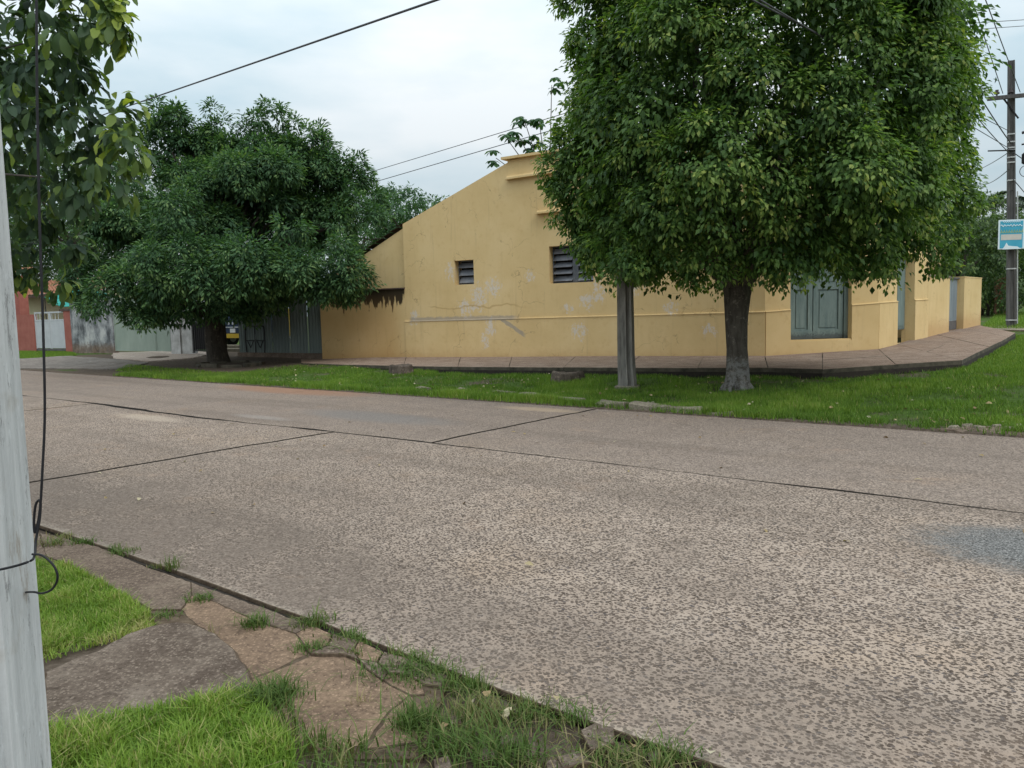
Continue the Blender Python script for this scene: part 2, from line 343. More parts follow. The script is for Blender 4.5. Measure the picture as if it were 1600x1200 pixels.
M = {}
M['road'] = road_material(); M['wall'] = wall_paint()
M['soil'] = simple('brown_soil', (.062, .043, .030), (.155, .115, .082), 24, .95, .8, 50, .01, spec=.05)
M['moss'] = simple('mossy_edge', (.03, .028, .019), (.12, .10, .075), 5, .95, .6)
M['bed'] = simple('joint_soil', (.018, .014, .011), (.04, .03, .022), 8)
M['ficus_leaf'] = leaf_material('ficus_leaf', [(0, (.037, .080, .027)), (.4, (.078, .150, .040)), (.75, (.160, .255, .064)), (1, (.31, .36, .09))], .42, .5, .25)
M['dark_leaf'] = leaf_material('dark_leaf', [(0, (.028, .062, .032)), (.45, (.054, .116, .052)), (.8, (.108, .20, .078)), (1, (.17, .25, .09))], .36, .55, .2)
M['near_leaf'] = leaf_material('near_leaf', [(0, (.046, .080, .056)), (.5, (.078, .132, .064)), (.8, (.15, .22, .058)), (1, (.34, .40, .07))], .42, .5, .22)
M['back_leaf'] = leaf_material('back_leaf', [(0, (.04, .075, .03)), (.5, (.075, .13, .04)), (1, (.16, .22, .06))], .4)
M['grass'] = leaf_material('grass_blade', [(0, (.06, .11, .018)), (.45, (.125, .22, .030)), (.8, (.21, .31, .045)), (1, (.40, .36, .15))], .3, .6, .2)
M['weed'] = leaf_material('weed_blade', [(0, (.06, .10, .026)), (.35, (.095, .155, .036)), (.58, (.16, .16, .06)), (1, (.29, .23, .125))], .2, .7, .15)
M['litter'] = leaf_material('fallen_leaf', [(0, (.22, .14, .075)), (.5, (.34, .26, .13)), (1, (.48, .42, .30))], .1, .7, .2)
M['ficus_bark'] = bark_material('ficus_bark', (.045, .036, .03), (.14, .12, .10), white=.55)
M['dark_bark'] = bark_material('dark_bark', (.03, .025, .02), (.085, .07, .055))
M['grey_bark'] = bark_material('grey_bark', (.08, .075, .065), (.2, .18, .16))
M['stump'] = bark_material('stump_wood', (.045, .034, .026), (.15, .115, .09))
def conc(name, c0, c1, c2, sp=0.0):
    m = NT(name); n = m.noise(2.6, 7, .75); f = m.noise(38, 6, .8); g = m.noise(110, 3, .7); v = m.vor(55); big = m.noise(7, 6, .75)
    c = m.ramp(n, [(.32, c0), (.5, c1), (.68, c2)])
    c = m.mix(m.math('MULTIPLY', m.step(big, .56, .66), .5), c, tuple(.55 * q for q in c0)); c = m.mix(m.math('MULTIPLY', m.step(f, .52, .64), .6), c, tuple(min(1, 1.45 * q) for q in c2)); c = m.mix(m.math('MULTIPLY', m.step(f, .47, .36), .65), c, tuple(.5 * q for q in c0))
    k = m.step(m.math('SUBTRACT', m.math('MULTIPLY', m.xyz(v.outputs['Color'])[0], .45), v.outputs['Distance']), .0, .06); c = m.mix(m.math('MULTIPLY', k, .45), c, tuple(min(1, 1.7 * q) for q in c2))
    m.bump(m.math('ADD', m.math('ADD', f, n), m.math('MULTIPLY', g, .5)), .8, .010); return m.done(c, .9, .06)
M['pave'] = conc('pavement_concrete', (.165, .112, .085), (.235, .165, .125), (.31, .24, .19))
M['pave_red'] = conc('reddish_concrete', (.24, .155, .105), (.31, .21, .145), (.36, .27, .20))
M['gutter_dark'] = conc('gutter_dark', (.10, .073, .056), (.15, .11, .085), (.22, .168, .128))
M['gutter_orange'] = conc('gutter_orange', (.135, .092, .068), (.21, .142, .098), (.28, .192, .13))
M['path'] = conc('path_concrete', (.088, .064, .050), (.145, .110, .086), (.215, .17, .135))
M['drive'] = conc('driveway_concrete', (.30, .23, .19), (.38, .30, .25), (.45, .38, .32))
M['stone'] = conc('kerb_stone', (.14, .12, .09), (.21, .18, .135), (.28, .245, .19))
M['gravel'] = conc('gravel', (.09, .075, .065), (.17, .145, .125), (.25, .215, .19))
def pole_mat():
    m = NT('galvanised_grey_pole'); v = m.mapped((9, 9, .35)); n = m.noise(3.0, 6, .65, v); f = m.noise(24, 5, .7, m.mapped((2, 2, .5))); b = m.noise(4, 4, .6)
    c = m.ramp(n, [(.25, (.34, .35, .345)), (.5, (.47, .48, .475)), (.75, (.61, .615, .605))])
    c = m.mix(m.math('MULTIPLY', m.step(f, .58, .7), .5), c, (.62, .64, .64)); c = m.mix(m.math('MULTIPLY', m.step(b, .6, .75), .5), c, (.28, .235, .17))
    g2 = m.noise(2.2, 7, .8, m.mapped((5, 5, 1))); c = m.mix(m.math('MULTIPLY', m.step(g2, .56, .66), .55), c, (.22, .17, .115)); c = m.mix(m.math('MULTIPLY', m.step(m.noise(11, 7, .85, m.mapped((3, 3, .5))), .58, .62), .6), c, (.13, .125, .12))
    m.bump(f, .6, .006); return m.done(c, .85, .1)
M['nearpole'] = pole_mat()
M['midpole'] = simple('weathered_concrete_post', (.11, .10, .09), (.31, .285, .255), 5, .9, .5, 30, .008, stretch=(4, 4, .5))
M['utilpole'] = simple('dark_concrete_pole', (.055, .05, .05), (.13, .125, .12), 4, .9, .5, 24, .008, stretch=(3, 3, .4))
M['black'] = simple('black_rubber', (.010, .010, .012), (.022, .022, .025), 20, .55, .1)
M['wire'] = simple('wire_sheath', (.05, .05, .055), (.09, .09, .095), 5, .6, 0)
M['iron'] = simple('dark_iron', (.012, .013, .014), (.035, .03, .03), 20, .6, .3)
M['porcelain'] = simple('porcelain', (.05, .04, .04), (.12, .10, .10), 8, .35, 0)
M['band'] = simple('steel_band', (.35, .35, .35), (.55, .55, .55), 8, .5, 0)
M['green_metal'] = simple('pale_green_sheet', (.235, .285, .235), (.31, .36, .30), 1.7, .7, .3, 3, .03, stretch=(1, 1, .5))
M['corr'] = simple('grey_green_corrugated', (.125, .155, .145), (.20, .235, .215), 2, .6, .3, 30, .004, stretch=(1, 1, .3))
M['gate_grey'] = simple('grey_gate_sheet', (.20, .23, .25), (.31, .345, .365), 1.6, .55, .2, 20, .004, stretch=(2, 2, .4))
M['gate_rust'] = simple('gate_dark_base', (.07, .07, .07), (.14, .12, .11), 6)
M['white_gate'] = simple('pale_gate_sheet', (.42, .43, .45), (.52, .53, .545), 2.5, .6, .2)
M['white_plaster'] = simple('white_pillar_plaster', (.30, .29, .27), (.58, .57, .55), 3.2, .9, .4, 25, .01)
M['red'] = simple('red_wall_paint', (.27, .085, .065), (.36, .13, .10), 2.4, .9, .3, 20, .01)
M['beige'] = simple('beige_wall_paint', (.44, .40, .25), (.52, .47, .31), 1.5, .9, .2)
M['tile'] = simple('clay_tile', (.22, .085, .05), (.38, .17, .10), 9, .85, .4)
M['oldtile'] = simple('old_dark_tile', (.06, .04, .035), (.13, .085, .07), 7, .9, .5)
M['awning'] = simple('teal_shade_cloth', (.02, .22, .19), (.04, .32, .27), 5, .8, 0)
M['brick'] = simple('old_brick', (.19, .085, .055), (.30, .15, .10), 5, .9, .6, 18, .02)
def stained_wall():
    m = NT('mould_stained_render'); x, y, z = m.xyz(); n = m.noise(1.3, 6, .7, m.mapped((1, 1, .55))); f = m.noise(5, 6, .75)
    c = m.ramp(n, [(.36, (.06, .06, .065)), (.45, (.13, .135, .14)), (.53, (.29, .295, .30)), (.62, (.48, .475, .46))])
    c = m.mix(m.math('MULTIPLY', m.step(f, .55, .68), .6), c, (.10, .09, .08))
    k = m.step(m.math('ADD', z, m.math('MULTIPLY', f, .9)), .95, .6); c = m.mix(m.math('MULTIPLY', k, .8), c, m.ramp(f, [(.35, (.09, .06, .045)), (.6, (.24, .16, .11))]))
    m.bump(f, .6, .02); return m.done(c, .95, .1)
M['stained'] = stained_wall()
def door_mat():
    m = NT('teal_door_paint'); n = m.noise(3, 6, .7, m.mapped((3, 3, .5))); f = m.noise(22, 5, .7)
    c = m.ramp(n, [(.3, (.10, .145, .14)), (.55, (.165, .215, .20)), (.75, (.225, .27, .245))]); z = m.xyz()[2]
    k = m.math('MULTIPLY', m.step(m.math('ADD', z, m.math('MULTIPLY', f, .35)), 1.12, 1.0), .8); c = m.mix(k, c, (.05, .055, .06))
    c = m.mix(m.math('MULTIPLY', m.step(f, .62, .7), .5), c, (.07, .08, .08)); m.bump(n, .3, .004); return m.done(c, .65, .3)
M['door'] = door_mat()
M['doordark'] = simple('door_shadow_gap', (.012, .014, .015), (.03, .03, .03), 9)
m_ = NT('louvre_glass'); M['louvre'] = m_.done(m_.ramp(m_.noise(4, 5, .7), [(.3, (.10, .105, .12)), (.7, (.22, .225, .245))]), .3, .5)
M['frame'] = simple('steel_window_frame', (.06, .065, .075), (.13, .14, .155), 9, .5, .1)
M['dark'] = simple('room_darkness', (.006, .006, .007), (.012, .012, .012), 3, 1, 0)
M['yellow'] = simple('yellow_vehicle_paint', (.50, .33, .03), (.58, .39, .05), 3, .4, 0)
M['blue'] = simple('navy_vehicle_paint', (.02, .035, .07), (.035, .05, .10), 3, .4, 0)
M['plate'] = simple('white_plate', (.62, .62, .62), (.7, .7, .7), 6, .5, 0)
M['lens'] = simple('pale_lens', (.40, .42, .45), (.55, .56, .58), 6, .3, 0)
M['sign_blue'] = simple('sign_cyan', (.045, .30, .45), (.07, .38, .53), 2.5, .5, 0)
M['sign_white'] = simple('sign_white', (.62, .72, .78), (.7, .78, .82), 4, .5, 0)
M['sign_yellow'] = simple('sign_yellow', (.42, .50, .18), (.52, .58, .25), 4, .5, 0)
M['sign_beige'] = simple('sign_beige', (.50, .47, .43), (.58, .55, .51), 4, .5, 0)
M['palm'] = simple('palm_leaf', (.04, .06, .035), (.07, .10, .05), 2, .6, 0)

def ground_mat():
    m = NT('soil_and_turf'); x, y, z = m.xyz(); n = m.noise(1.1, 6, .65); f = m.noise(14, 6, .75); g = m.noise(60, 4, .7)
    soil = m.ramp(f, [(.3, (.060, .045, .034)), (.5, (.10, .076, .058)), (.7, (.17, .135, .105))])
    turf = m.ramp(f, [(.3, (.034, .060, .014)), (.7, (.085, .14, .03))])
    c = m.mix(m.step(n, .36, .52), soil, turf)
    # trodden bare soil round the left-hand tree and by the near gutter
    b = m.math('ADD', m.blob(x, y, -9.5, 26.0, 5.5, 4.2), m.blob(x, y, -14.5, 31.0, 6, 4.5))
    b = m.math('ADD', b, m.blob(x, y, -.4, 3.0, 2.4, 1.6))
    c = m.mix(m.step(m.math('ADD', b, m.math('MULTIPLY', m.math('SUBTRACT', n, .5), .8)), .12, .3), c, soil)
    cc = m.math('ADD', m.math('MULTIPLY', x, .6258), m.math('MULTIPLY', y, .78)); cc = m.math('ADD', cc, m.math('MULTIPLY', m.math('SUBTRACT', f, .5), .3))
    c = m.mix(m.step(cc, 11.5, 11.3), c, soil)
    m.bump(m.math('ADD', f, m.math('MULTIPLY', g, .5)), .7, .02); return m.done(c, .95, .05)
M['ground'] = ground_mat()

# ------------------------------------------------------------------ ground sheet
a_ = np.concatenate([[-900, -400, -180, -100], np.arange(-60, 40, .5), [60, 100, 180, 400, 900]])
c_ = np.concatenate([[-300, -120, -50, -20], np.arange(-8, 2.3, .3), [2.3, 2.56, 2.58, 11.0, 11.04, 11.06], np.arange(11.2, 60, .4), [80, 120, 200, 400, 900]])
A, C = np.meshgrid(a_, c_, indexing='ij')
X = A * RA[0] + C * RC[0]; Y = A * RA[1] + C * RC[1]; Z = zg(X, Y)
idx = np.arange(A.size).reshape(A.shape)
q = np.stack([idx[:-1, :-1], idx[1:, :-1], idx[1:, 1:], idx[:-1, 1:]], -1).reshape(-1, 4)
me = tris_mesh('ground', np.stack([X, Y, Z], -1).reshape(-1, 3), np.concatenate([q[:, [0, 1, 2]], q[:, [0, 2, 3]]]))
me.polygons.foreach_set('use_smooth', [True] * len(me.polygons))
tag(link('ground', me, M['ground']), kind='structure')

# ------------------------------------------------------------------ road: concrete panels on a dark bed, in road coordinates (along, across)
RROT = math.atan2(RA[1], RA[0])
road = MB().box(-90, 60, 2.585, 11.13, -.065, -.03).build('road', M['bed']); road.rotation_euler = (0, 0, RROT); tag(road, kind='structure')
def ac(px, py, z=0.0): p = atz(px, py, z)[:2]; return float(p @ RA), float(p @ RC)
def wline(p0, p1, n, amp, seed):
    r = np.random.default_rng(seed); p0 = np.array(p0); p1 = np.array(p1); t = np.linspace(0, 1, n + 1)
    d = p1 - p0; nn = np.array([-d[1], d[0]]) / np.linalg.norm(d); w_ = np.cumsum(r.normal(0, amp, n + 1)); w_ -= t * w_[-1]; w_[0] = 0
    return [tuple(p0 + d * k + nn * o) for k, o in zip(t, w_)]
JL = 7.18
low = [-60, -48, -36, -25, -16.5, -9.0, -3.2 + 7.2, 12, 22, 34, 50]
upj = [-60, -46, -34, -23, -14.5, -7.1, 4.6, 13, 24, 36, 50]
gap = .022
def slab_poly(a0, a1, c0, c1, sa0, sa1, sc):
    big = abs(a0) < 26 or abs(a1) < 26; k = 14 if big else 2
    bot = wline((a0 + gap, c0), (a1 - gap, c0), k * 2, .012 if c0 < 3 else .016, sc)
    top = wline((a0 + gap, c1), (a1 - gap, c1), k * 2, .016, sc + 1 if c1 < 8 else sc + 77)
    lf = wline((a0 + gap, c0), (a0 + gap, c1), k, .018, sa0)[1:-1]; rt = wline((a1 - gap, c0), (a1 - gap, c1), k, .018, sa1)[1:-1]
    return bot + rt + top[::-1] + lf[::-1]
for i in range(len(low) - 1):
    MB().prism(slab_poly(low[i], low[i + 1], 2.56, JL - gap, 100 + i, 101 + i, 300 + 2 * i), .004 * math.sin(i * 2.3), -.028, .004).build('road_slab', M['road'], road, side=M['bed'])
for o_ in list(road.children):
    o_.data.materials.append(M['soil'])
    for p_ in o_.data.polygons:
        if p_.material_index == 1 and p_.center.y < 2.75: p_.material_index = 2
for i in range(len(upj) - 1):
    MB().prism(slab_poly(upj[i], upj[i + 1], JL + gap, 11.1, 200 + i, 201 + i, 400 + 2 * i), .004 * math.sin(i * 1.7 + 1), -.028, .004).build('road_slab', M['road'], road, side=M['bed'])
# crossing street, out of frame on the right
sr = MB().add([(15.5 + d[0] * k, 8.0 + d[1] * k, h) for k, h in ((0, .004), (70, .9)) for d in ((.61, .79),)] + [(21.5 + .61 * k, 3.2 + .79 * k, h) for k, h in ((70, .9), (0, .004))], [(0, 1, 2, 3)]).build('side_road', M['road']); tag(sr, kind='structure')

# ------------------------------------------------------------------ pavement round the house
inner = [(470, 561), (560, 559), (635, 558), (720, 557.5), (800, 557), (900, 556.5), (1000, 556), (1100, 556), (1195, 556), (1285, 550), (1371, 544), (1400, 538), (1432, 528), (1455, 521), (1485, 516), (1508, 512), (1530, 508)]
outer = [(470, 567), (545, 570), (630, 572), (715, 573), (795, 573.5), (880, 574), (975, 574.5), (1090, 575), (1200, 575), (1285, 577), (1400, 569.5), (1503, 563), (1527, 551), (1546, 542), (1563, 534), (1576, 527), (1587, 520)]
side = MB()
I_ = [gp(x, y, zs) for x, y in inner]; Q_ = [gp(x, y, zs) for x, y in outer]
pp = [tuple(p[:2]) for p in I_] + [tuple(p[:2]) for p in Q_[::-1]]
pb = [p[2] - .32 for p in I_] + [p[2] - .32 for p in Q_[::-1]]
sidewalk = MB().prism(pp, [b + .24 for b in pb], pb).build('sidewalk', M['bed']); tag(sidewalk, kind='structure')
r2 = random.Random(5)
for i in range(len(I_) - 1):
    parts = [(0, 1)] if i < 8 else [(0, .48 + .06 * r2.random()), None]
    if parts[-1] is None: parts[-1] = (parts[0][1], 1)
    for (t0, t1) in parts:
        cs = []
        for (k, t) in ((i, t0), (i + 1, t0), (i + 1, t1), (i, t1)):
            p = I_[k] + (Q_[k] - I_[k]) * t; cs.append(p)
        cen = sum(cs) / 4; g_ = .002
        ring = []
        for k in range(4):
            p0, p1 = cs[k], cs[(k + 1) % 4]
            for j in range(4):
                p = p0 + (p1 - p0) * (j / 4); dd = cen - p; dd /= np.linalg.norm(dd); p = p + dd * (g_ + .014 * r2.random() ** 3); ring.append(p)
        tz = r2.uniform(-.004, .004)
        MB().prism([tuple(p[:2]) for p in ring], [float(zs(p[0], p[1])) + tz for p in ring], [p[2] - .22 for p in ring], .004).build('paving_slab', M['pave'], sidewalk, side=M['moss'])

# ------------------------------------------------------------------ yellow corner house (local frame: x along the facade, y into the block)
house = empty('corner_house', (O[0], O[1], 0), FROT, 'long yellow rendered corner house with stepped gable and peeling paint', 'house')
def wallmesh(o, d, n_in, s0, s1, ztop, zbot, ops, th, brk=()):
    o = np.array(o, float); d = np.array(d, float); n_in = np.array(n_in, float); b = MB()
    zt = lambda s: float(np.interp(s, *zip(*ztop))); zb = lambda s: float(np.interp(s, *zip(*zbot)))
    bs = sorted(set([s0, s1] + [k for k, _ in ztop if s0 < k < s1] + [k for k, _ in zbot if s0 < k < s1] + [k for op in ops for k in op[:2]] + list(brk)))
    P = lambda s, z, t=0: tuple(o + np.array([d[0] * s + n_in[0] * t, d[1] * s + n_in[1] * t, z]))
    for a, c in zip(bs[:-1], bs[1:]):
        mid = (a + c) / 2; hit = sorted([op for op in ops if op[0] <= mid <= op[1]], key=lambda q: q[2])
        lev = [(zb(a), zb(c))]
        for op in hit: lev += [(op[2], op[2]), (op[3], op[3])]
        lev.append((zt(a), zt(c)))
        for k in range(0, len(lev), 2):
            (z0a, z0c), (z1a, z1c) = lev[k], lev[k + 1]
            for t in (0, th): b.add([P(a, z0a, t), P(c, z0c, t), P(c, z1c, t), P(a, z1a, t)], [(0, 1, 2, 3)])
        b.add([P(a, zt(a)), P(c, zt(c)), P(c, zt(c), th), P(a, zt(a), th)], [(0, 1, 2, 3)])
    for s in (s0, s1): b.add([P(s, zb(s)), P(s, zt(s)), P(s, zt(s), th), P(s, zb(s), th)], [(0, 1, 2, 3)])
    for (a, c, z0, z1) in ops:
        b.add([P(a, z0), P(c, z0), P(c, z0, th), P(a, z0, th)], [(0, 1, 2, 3)]); b.add([P(a, z1), P(c, z1), P(c, z1, th), P(a, z1, th)], [(0, 1, 2, 3)])
        b.add([P(a, z0), P(a, z1), P(a, z1, th), P(a, z0, th)], [(0, 1, 2, 3)]); b.add([P(c, z0), P(c, z1), P(c, z1, th), P(c, z0, th)], [(0, 1, 2, 3)])
    me = bpy.data.meshes.new('wall'); me.from_pydata(b.v, [], b.f); bm = bmesh.new(); bm.from_mesh(me)
    bmesh.ops.remove_doubles(bm, verts=bm.verts, dist=1e-4); bmesh.ops.recalc_face_normals(bm, faces=bm.faces); bm.to_mesh(me); bm.free(); return me
SW = (-9.27, -8.57, 2.46, 3.18); BW = (-5.97, -4.60, 2.37, 3.40)
base = [(-16, -.1), (4, .1)]
gable = [(-11.25, 4.43), (-7.28, 5.85), (-7.27, 5.90), (-5.0, 6.05), (-2.9, 5.90), (-2.89, 5.85), (0.0, 4.75)]
link('wall', wallmesh((0, 0, 0), (1, 0), (0, 1), -11.25, 0, gable, base, [SW, BW], .35), M['wall'], house)
Bl = np.array(UV(atz(1371, 544, .5))); Gl = np.array(UV(atz(1530, 508, .7)))
d1 = Bl / np.linalg.norm(Bl); L1 = float(np.linalg.norm(Bl)); n1 = np.array([-d1[1], d1[0]])
d2 = Gl - Bl; L2 = float(np.linalg.norm(d2)); d2 /= L2; n2 = np.array([-d2[1], d2[0]])
DR = (.64, 2.2, .76, 3.5); SR = (1.62, 3.32, .86, 3.3)
link('wall', wallmesh((0, 0, 0), d1, n1, 0, L1, [(0, 4.75), (3, 4.75)], [(0, 0), (3, .1)], [DR], .32), M['wall'], house)
link('wall', wallmesh((*Bl, 0), d2, n2, 0, 4.76, [(0, 4.75), (5, 4.75)], [(0, .1), (5, .3)], [SR], .32), M['wall'], house)
# plinth with its little ledge
PL = [(-12, 1.37), (0, 1.45)]
def ledge(o, d, n_in, s0, s1, z0, z1, out, h):
    o = np.array(o, float); b = MB(); pr = [(-out, 0), (-out, h * .45), (-out * .4, h * .55), (-out * .25, h), (.02, h), (.02, 0)]
    vs = [(o[0] + d[0] * s + n_in[0] * t, o[1] + d[1] * s + n_in[1] * t, z + k) for s, z in ((s0, z0), (s1, z1)) for t, k in pr]
    m_ = len(pr); return b.add(vs, [(i, (i + 1) % m_, m_ + (i + 1) % m_, m_ + i) for i in range(m_)] + [tuple(range(m_))[::-1], tuple(range(m_, 2 * m_))])
def offs(o, n_in, k): return (o[0] - n_in[0] * k, o[1] - n_in[1] * k, 0)
NF = np.array([0., 1.])
link('plinth', wallmesh(offs((0, 0), NF, .03), (1, 0), NF, -11.27, .01, [(-12, 1.37), (0, 1.45)], base, [], .028), M['wall'], house)
ledge((0, 0), (1, 0), NF, -11.28, .012, 1.371, 1.451, .045, .035).build('plinth_moulding', M['wall'], house)
for (s0, s1) in ((.012, DR[0]), (DR[1], L1 + .01)):
    zt_ = 1.45 + .055 * (s0 / 2.9 if s0 > 1 else 0); zt2 = 1.45 + .055 * s1
    link('plinth', wallmesh(offs((0, 0), n1, .03), d1, n1, s0, s1, [(s0, 1.45 + .05 * s0), (s1, 1.45 + .05 * s1)], [(0, 0), (3, .1)], [], .028), M['wall'], house)
    ledge((0, 0), d1, n1, s0, s1 - .003, 1.451 + .05 * s0, 1.451 + .05 * s1, .045, .03).build('plinth_moulding', M['wall'], house)
link('plinth', wallmesh(offs((0, 0), n1, .028), d1, n1, DR[0], DR[1], [(0, .73), (3, .73)], [(0, 0), (3, .1)], [], .026), M['wall'], house)
for (s0, s1) in ((.012, SR[0]), (SR[1], 4.74)):
    link('plinth', wallmesh(offs(Bl, n2, .03), d2, n2, s0, s1, [(0, 1.6), (5, 1.66)], [(0, 0), (5, .2)], [], .028), M['wall'], house)
    ledge(Bl, d2, n2, s0, s1, 1.601 + .012 * s0, 1.601 + .012 * s1, .045, .03).build('plinth_moulding', M['wall'], house)
# gable mouldings and window hood
MB().box(-7.42, -2.75, -.13, .36, 5.93, 6.0).build('cornice', M['wall'], house)
me_c = house.children[-1].data
for v in me_c.vertices: v.co.z += .18 * (1 - abs(v.co.x + 5.08) / 2.4)
ledge((0, 0), (1, 0), NF, -7.3, -2.9, 5.36, 5.42, .14, .11).build('gable_moulding', M['wall'], house)
ledge((0, 0), (1, 0), NF, -6.32, -4.25, 4.31, 4.33, .16, .10).build('window_hood', M['wall'], house)
# windows: louvres
def louvre_window(op, cols, nsl, tilt):
    a, c, z0, z1 = op; y0, y1 = .20, .245; fr = MB(); t = .035
    fr.box(a, a + t, y0, y1, z0, z1).box(c - t, c, y0, y1, z0, z1).box(a + t, c - t, y0, y1, z0, z0 + t).box(a + t, c - t, y0, y1, z1 - t, z1)
    if cols == 2: mx_ = a + .53 * (c - a); fr.box(mx_ - .09, mx_ + .09, y0 - .012, y1, z0 + t, z1 - t); spans = [(a + t, mx_ - .09), (mx_ + .09, c - t)]
    else: spans = [(a + t, c - t)]
    f = fr.build('window', M['frame'], house)
    MB().box(a - .02, c + .02, .36, .38, z0 - .02, z1 + .02).build('window_back', M['dark'], f)
    for (s0, s1) in spans:
        for k in range(nsl):
            zc = z0 + t + (k + .5) * (z1 - z0 - 2 * t) / nsl; h = (z1 - z0 - 2 * t) / nsl * .52; an = tilt + .12 * math.sin(k * 5 + s0 * 9)
            MB().obox(((s0 + s1) / 2, .215, zc), ((s1 - s0) / 2 - .006, 0, 0), (0, -h * math.sin(an), -h * math.cos(an)), (0, .004 * math.cos(an), -.004 * math.sin(an))).build('louvre_slat', M['louvre'], f)
    return f
louvre_window(BW, 2, 5, .75); louvre_window(SW, 1, 3, .7)
# corner double door in the cut-off corner
def Pd(s, t, z): return (d1[0] * s + n1[0] * t, d1[1] * s + n1[1] * t, z)
def dbox(b, o, d, n, s0, s1, t0, t1, z0, z1):
    f = lambda s, t, z: (o[0] + d[0] * s + n[0] * t, o[1] + d[1] * s + n[1] * t, z)
    return b.add([f(s, t, z) for z in (z0, z1) for t in (t0, t1) for s in (s0, s1)], [(0, 2, 3, 1), (4, 5, 7, 6), (0, 1, 5, 4), (2, 6, 7, 3), (0, 4, 6, 2), (1, 3, 7, 5)])
Z0 = (0, 0)
fr = MB()
for (s0, s1) in ((DR[0], DR[0] + .07), (DR[1] - .1, DR[1])): dbox(fr, Z0, d1, n1, s0, s1, .16, .28, DR[2], DR[3])
dbox(fr, Z0, d1, n1, DR[0] + .07, DR[1] - .1, .16, .28, DR[3] - .08, DR[3]); fr.build('door_frame', M['door'], house)
dbox(MB(), Z0, d1, n1, DR[0], DR[1], .29, .315, DR[2] - .02, DR[3]).build('door_back', M['dark'], house)
sm = DR[0] + .07 + .60; ends = [(DR[0] + .08, sm - .012), (sm + .012, DR[1] - .115)]
for (s0, s1) in ends:
    lf = MB(); zt0, zt1 = DR[2] + .015, DR[3] - .09; st = .115
    dbox(lf, Z0, d1, n1, s0, s0 + st, .195, .245, zt0, zt1); dbox(lf, Z0, d1, n1, s1 - st, s1, .195, .245, zt0, zt1)
    rails = [(zt0, zt0 + .22), (zt0 + 1.2, zt0 + 1.34), (zt1 - .13, zt1)]
    for (a, c) in rails: dbox(lf, Z0, d1, n1, s0 + st, s1 - st, .198, .243, a, c)
    leaf = lf.build('door_leaf', M['door'], house)
    for (a, c) in ((zt0 + .22, zt0 + 1.2), (zt0 + 1.34, zt1 - .13)):
        pn = MB(); dbox(pn, Z0, d1, n1, s0 + st, s1 - st, .228, .24, a, c); dbox(pn, Z0, d1, n1, s0 + st + .05, s1 - st - .05, .212, .229, a + .05, c - .05); pn.build('door_panel', M['door'], leaf)
dbox(MB(), Z0, d1, n1, DR[0] + .01, DR[0] + .66, .17, .194, DR[2] + .005, DR[2] + .20).build('kick_board', M['door'], house)
# side-street window shutter
sh = MB(); dbox(sh, Bl, d2, n2, SR[0] + .01, SR[1] - .01, .24, .28, SR[2], SR[3]); s_ = sh.build('shutter', M['door'], house)
for k in range(2):
    a = SR[0] + .08 + k * .8; dbox(MB(), Bl, d2, n2, a, a + .66, .222, .239, SR[2] + .1, SR[3] - .1).build('shutter_panel', M['door'], s_)
# annex on the left: set-back upper wall, lower front wall, coping, roof edge
ax0 = -15.05
link('wall', wallmesh((0, .16, 0), (1, 0), NF, ax0, -11.252, [(-16, 2.33), (-11.25, 4.37)], base, [], .25), M['wall'], house)
link('wall', wallmesh((0, .0, 0), (1, 0), NF, ax0, -11.255, [(-16, 2.41), (-11, 2.44)], base, [], .157), M['wall'], house)
MB().box(ax0 - .02, -11.256, -.05, .157, 2.415, 2.455).build('coping', M['oldtile'], house)
# roofs of old tiles, courses built as ridged strips
def tile_roof(p0, p1, p2, p3, n, name, mat, par, sub=18):
    p0, p1, p2, p3 = map(lambda p: np.array(p, float), (p0, p1, p2, p3)); b = MB(); nn = np.cross(p1 - p0, p3 - p0); nn /= np.linalg.norm(nn); nn *= np.sign(nn[2])
    for i in range(n):
        a, c = i / n, (i + 1) / n; prev = None
        for k in range(sub * 2 + 1):
            t = k / (sub * 2); h = .03 if k % 2 else -.02
            u0 = p0 + (p1 - p0) * t + (p3 - p0) * a * 1 + (p2 - p1 - p3 + p0) * t * a + nn * (h + .03); u1 = p0 + (p1 - p0) * t + (p3 - p0) * c + (p2 - p1 - p3 + p0) * t * c + nn * h
            if prev is not None: b.add([prev[0], u0, u1, prev[1]], [(0, 1, 2, 3)])
            prev = (u0, u1)
    return b.build(name, mat, par)
tile_roof((-11.2, .36, 4.3), (-11.2, 10, 4.3), (-5.08, 10, 5.78), (-5.08, .36, 5.78), 16, 'roof', M['oldtile'], house, 24)
tile_roof((-5.08, .36, 5.78), (-5.08, 10, 5.78), (2.9, 10, 4.6), (.3, .36, 4.6), 16, 'roof', M['oldtile'], house, 24)
tile_roof((-15.3, .06, 2.72), (-15.3, 8, 2.72), (-11.26, 8, 4.50), (-11.26, .06, 4.50), 12, 'annex_roof', M['oldtile'], house, 20)
MB().box(-15.0, -11.2, 8, 8.2, .0, 2.7).box(-11.2, 2.9, 10.0, 10.2, 0, 4.5).build('rear_wall', M['wall'], house)

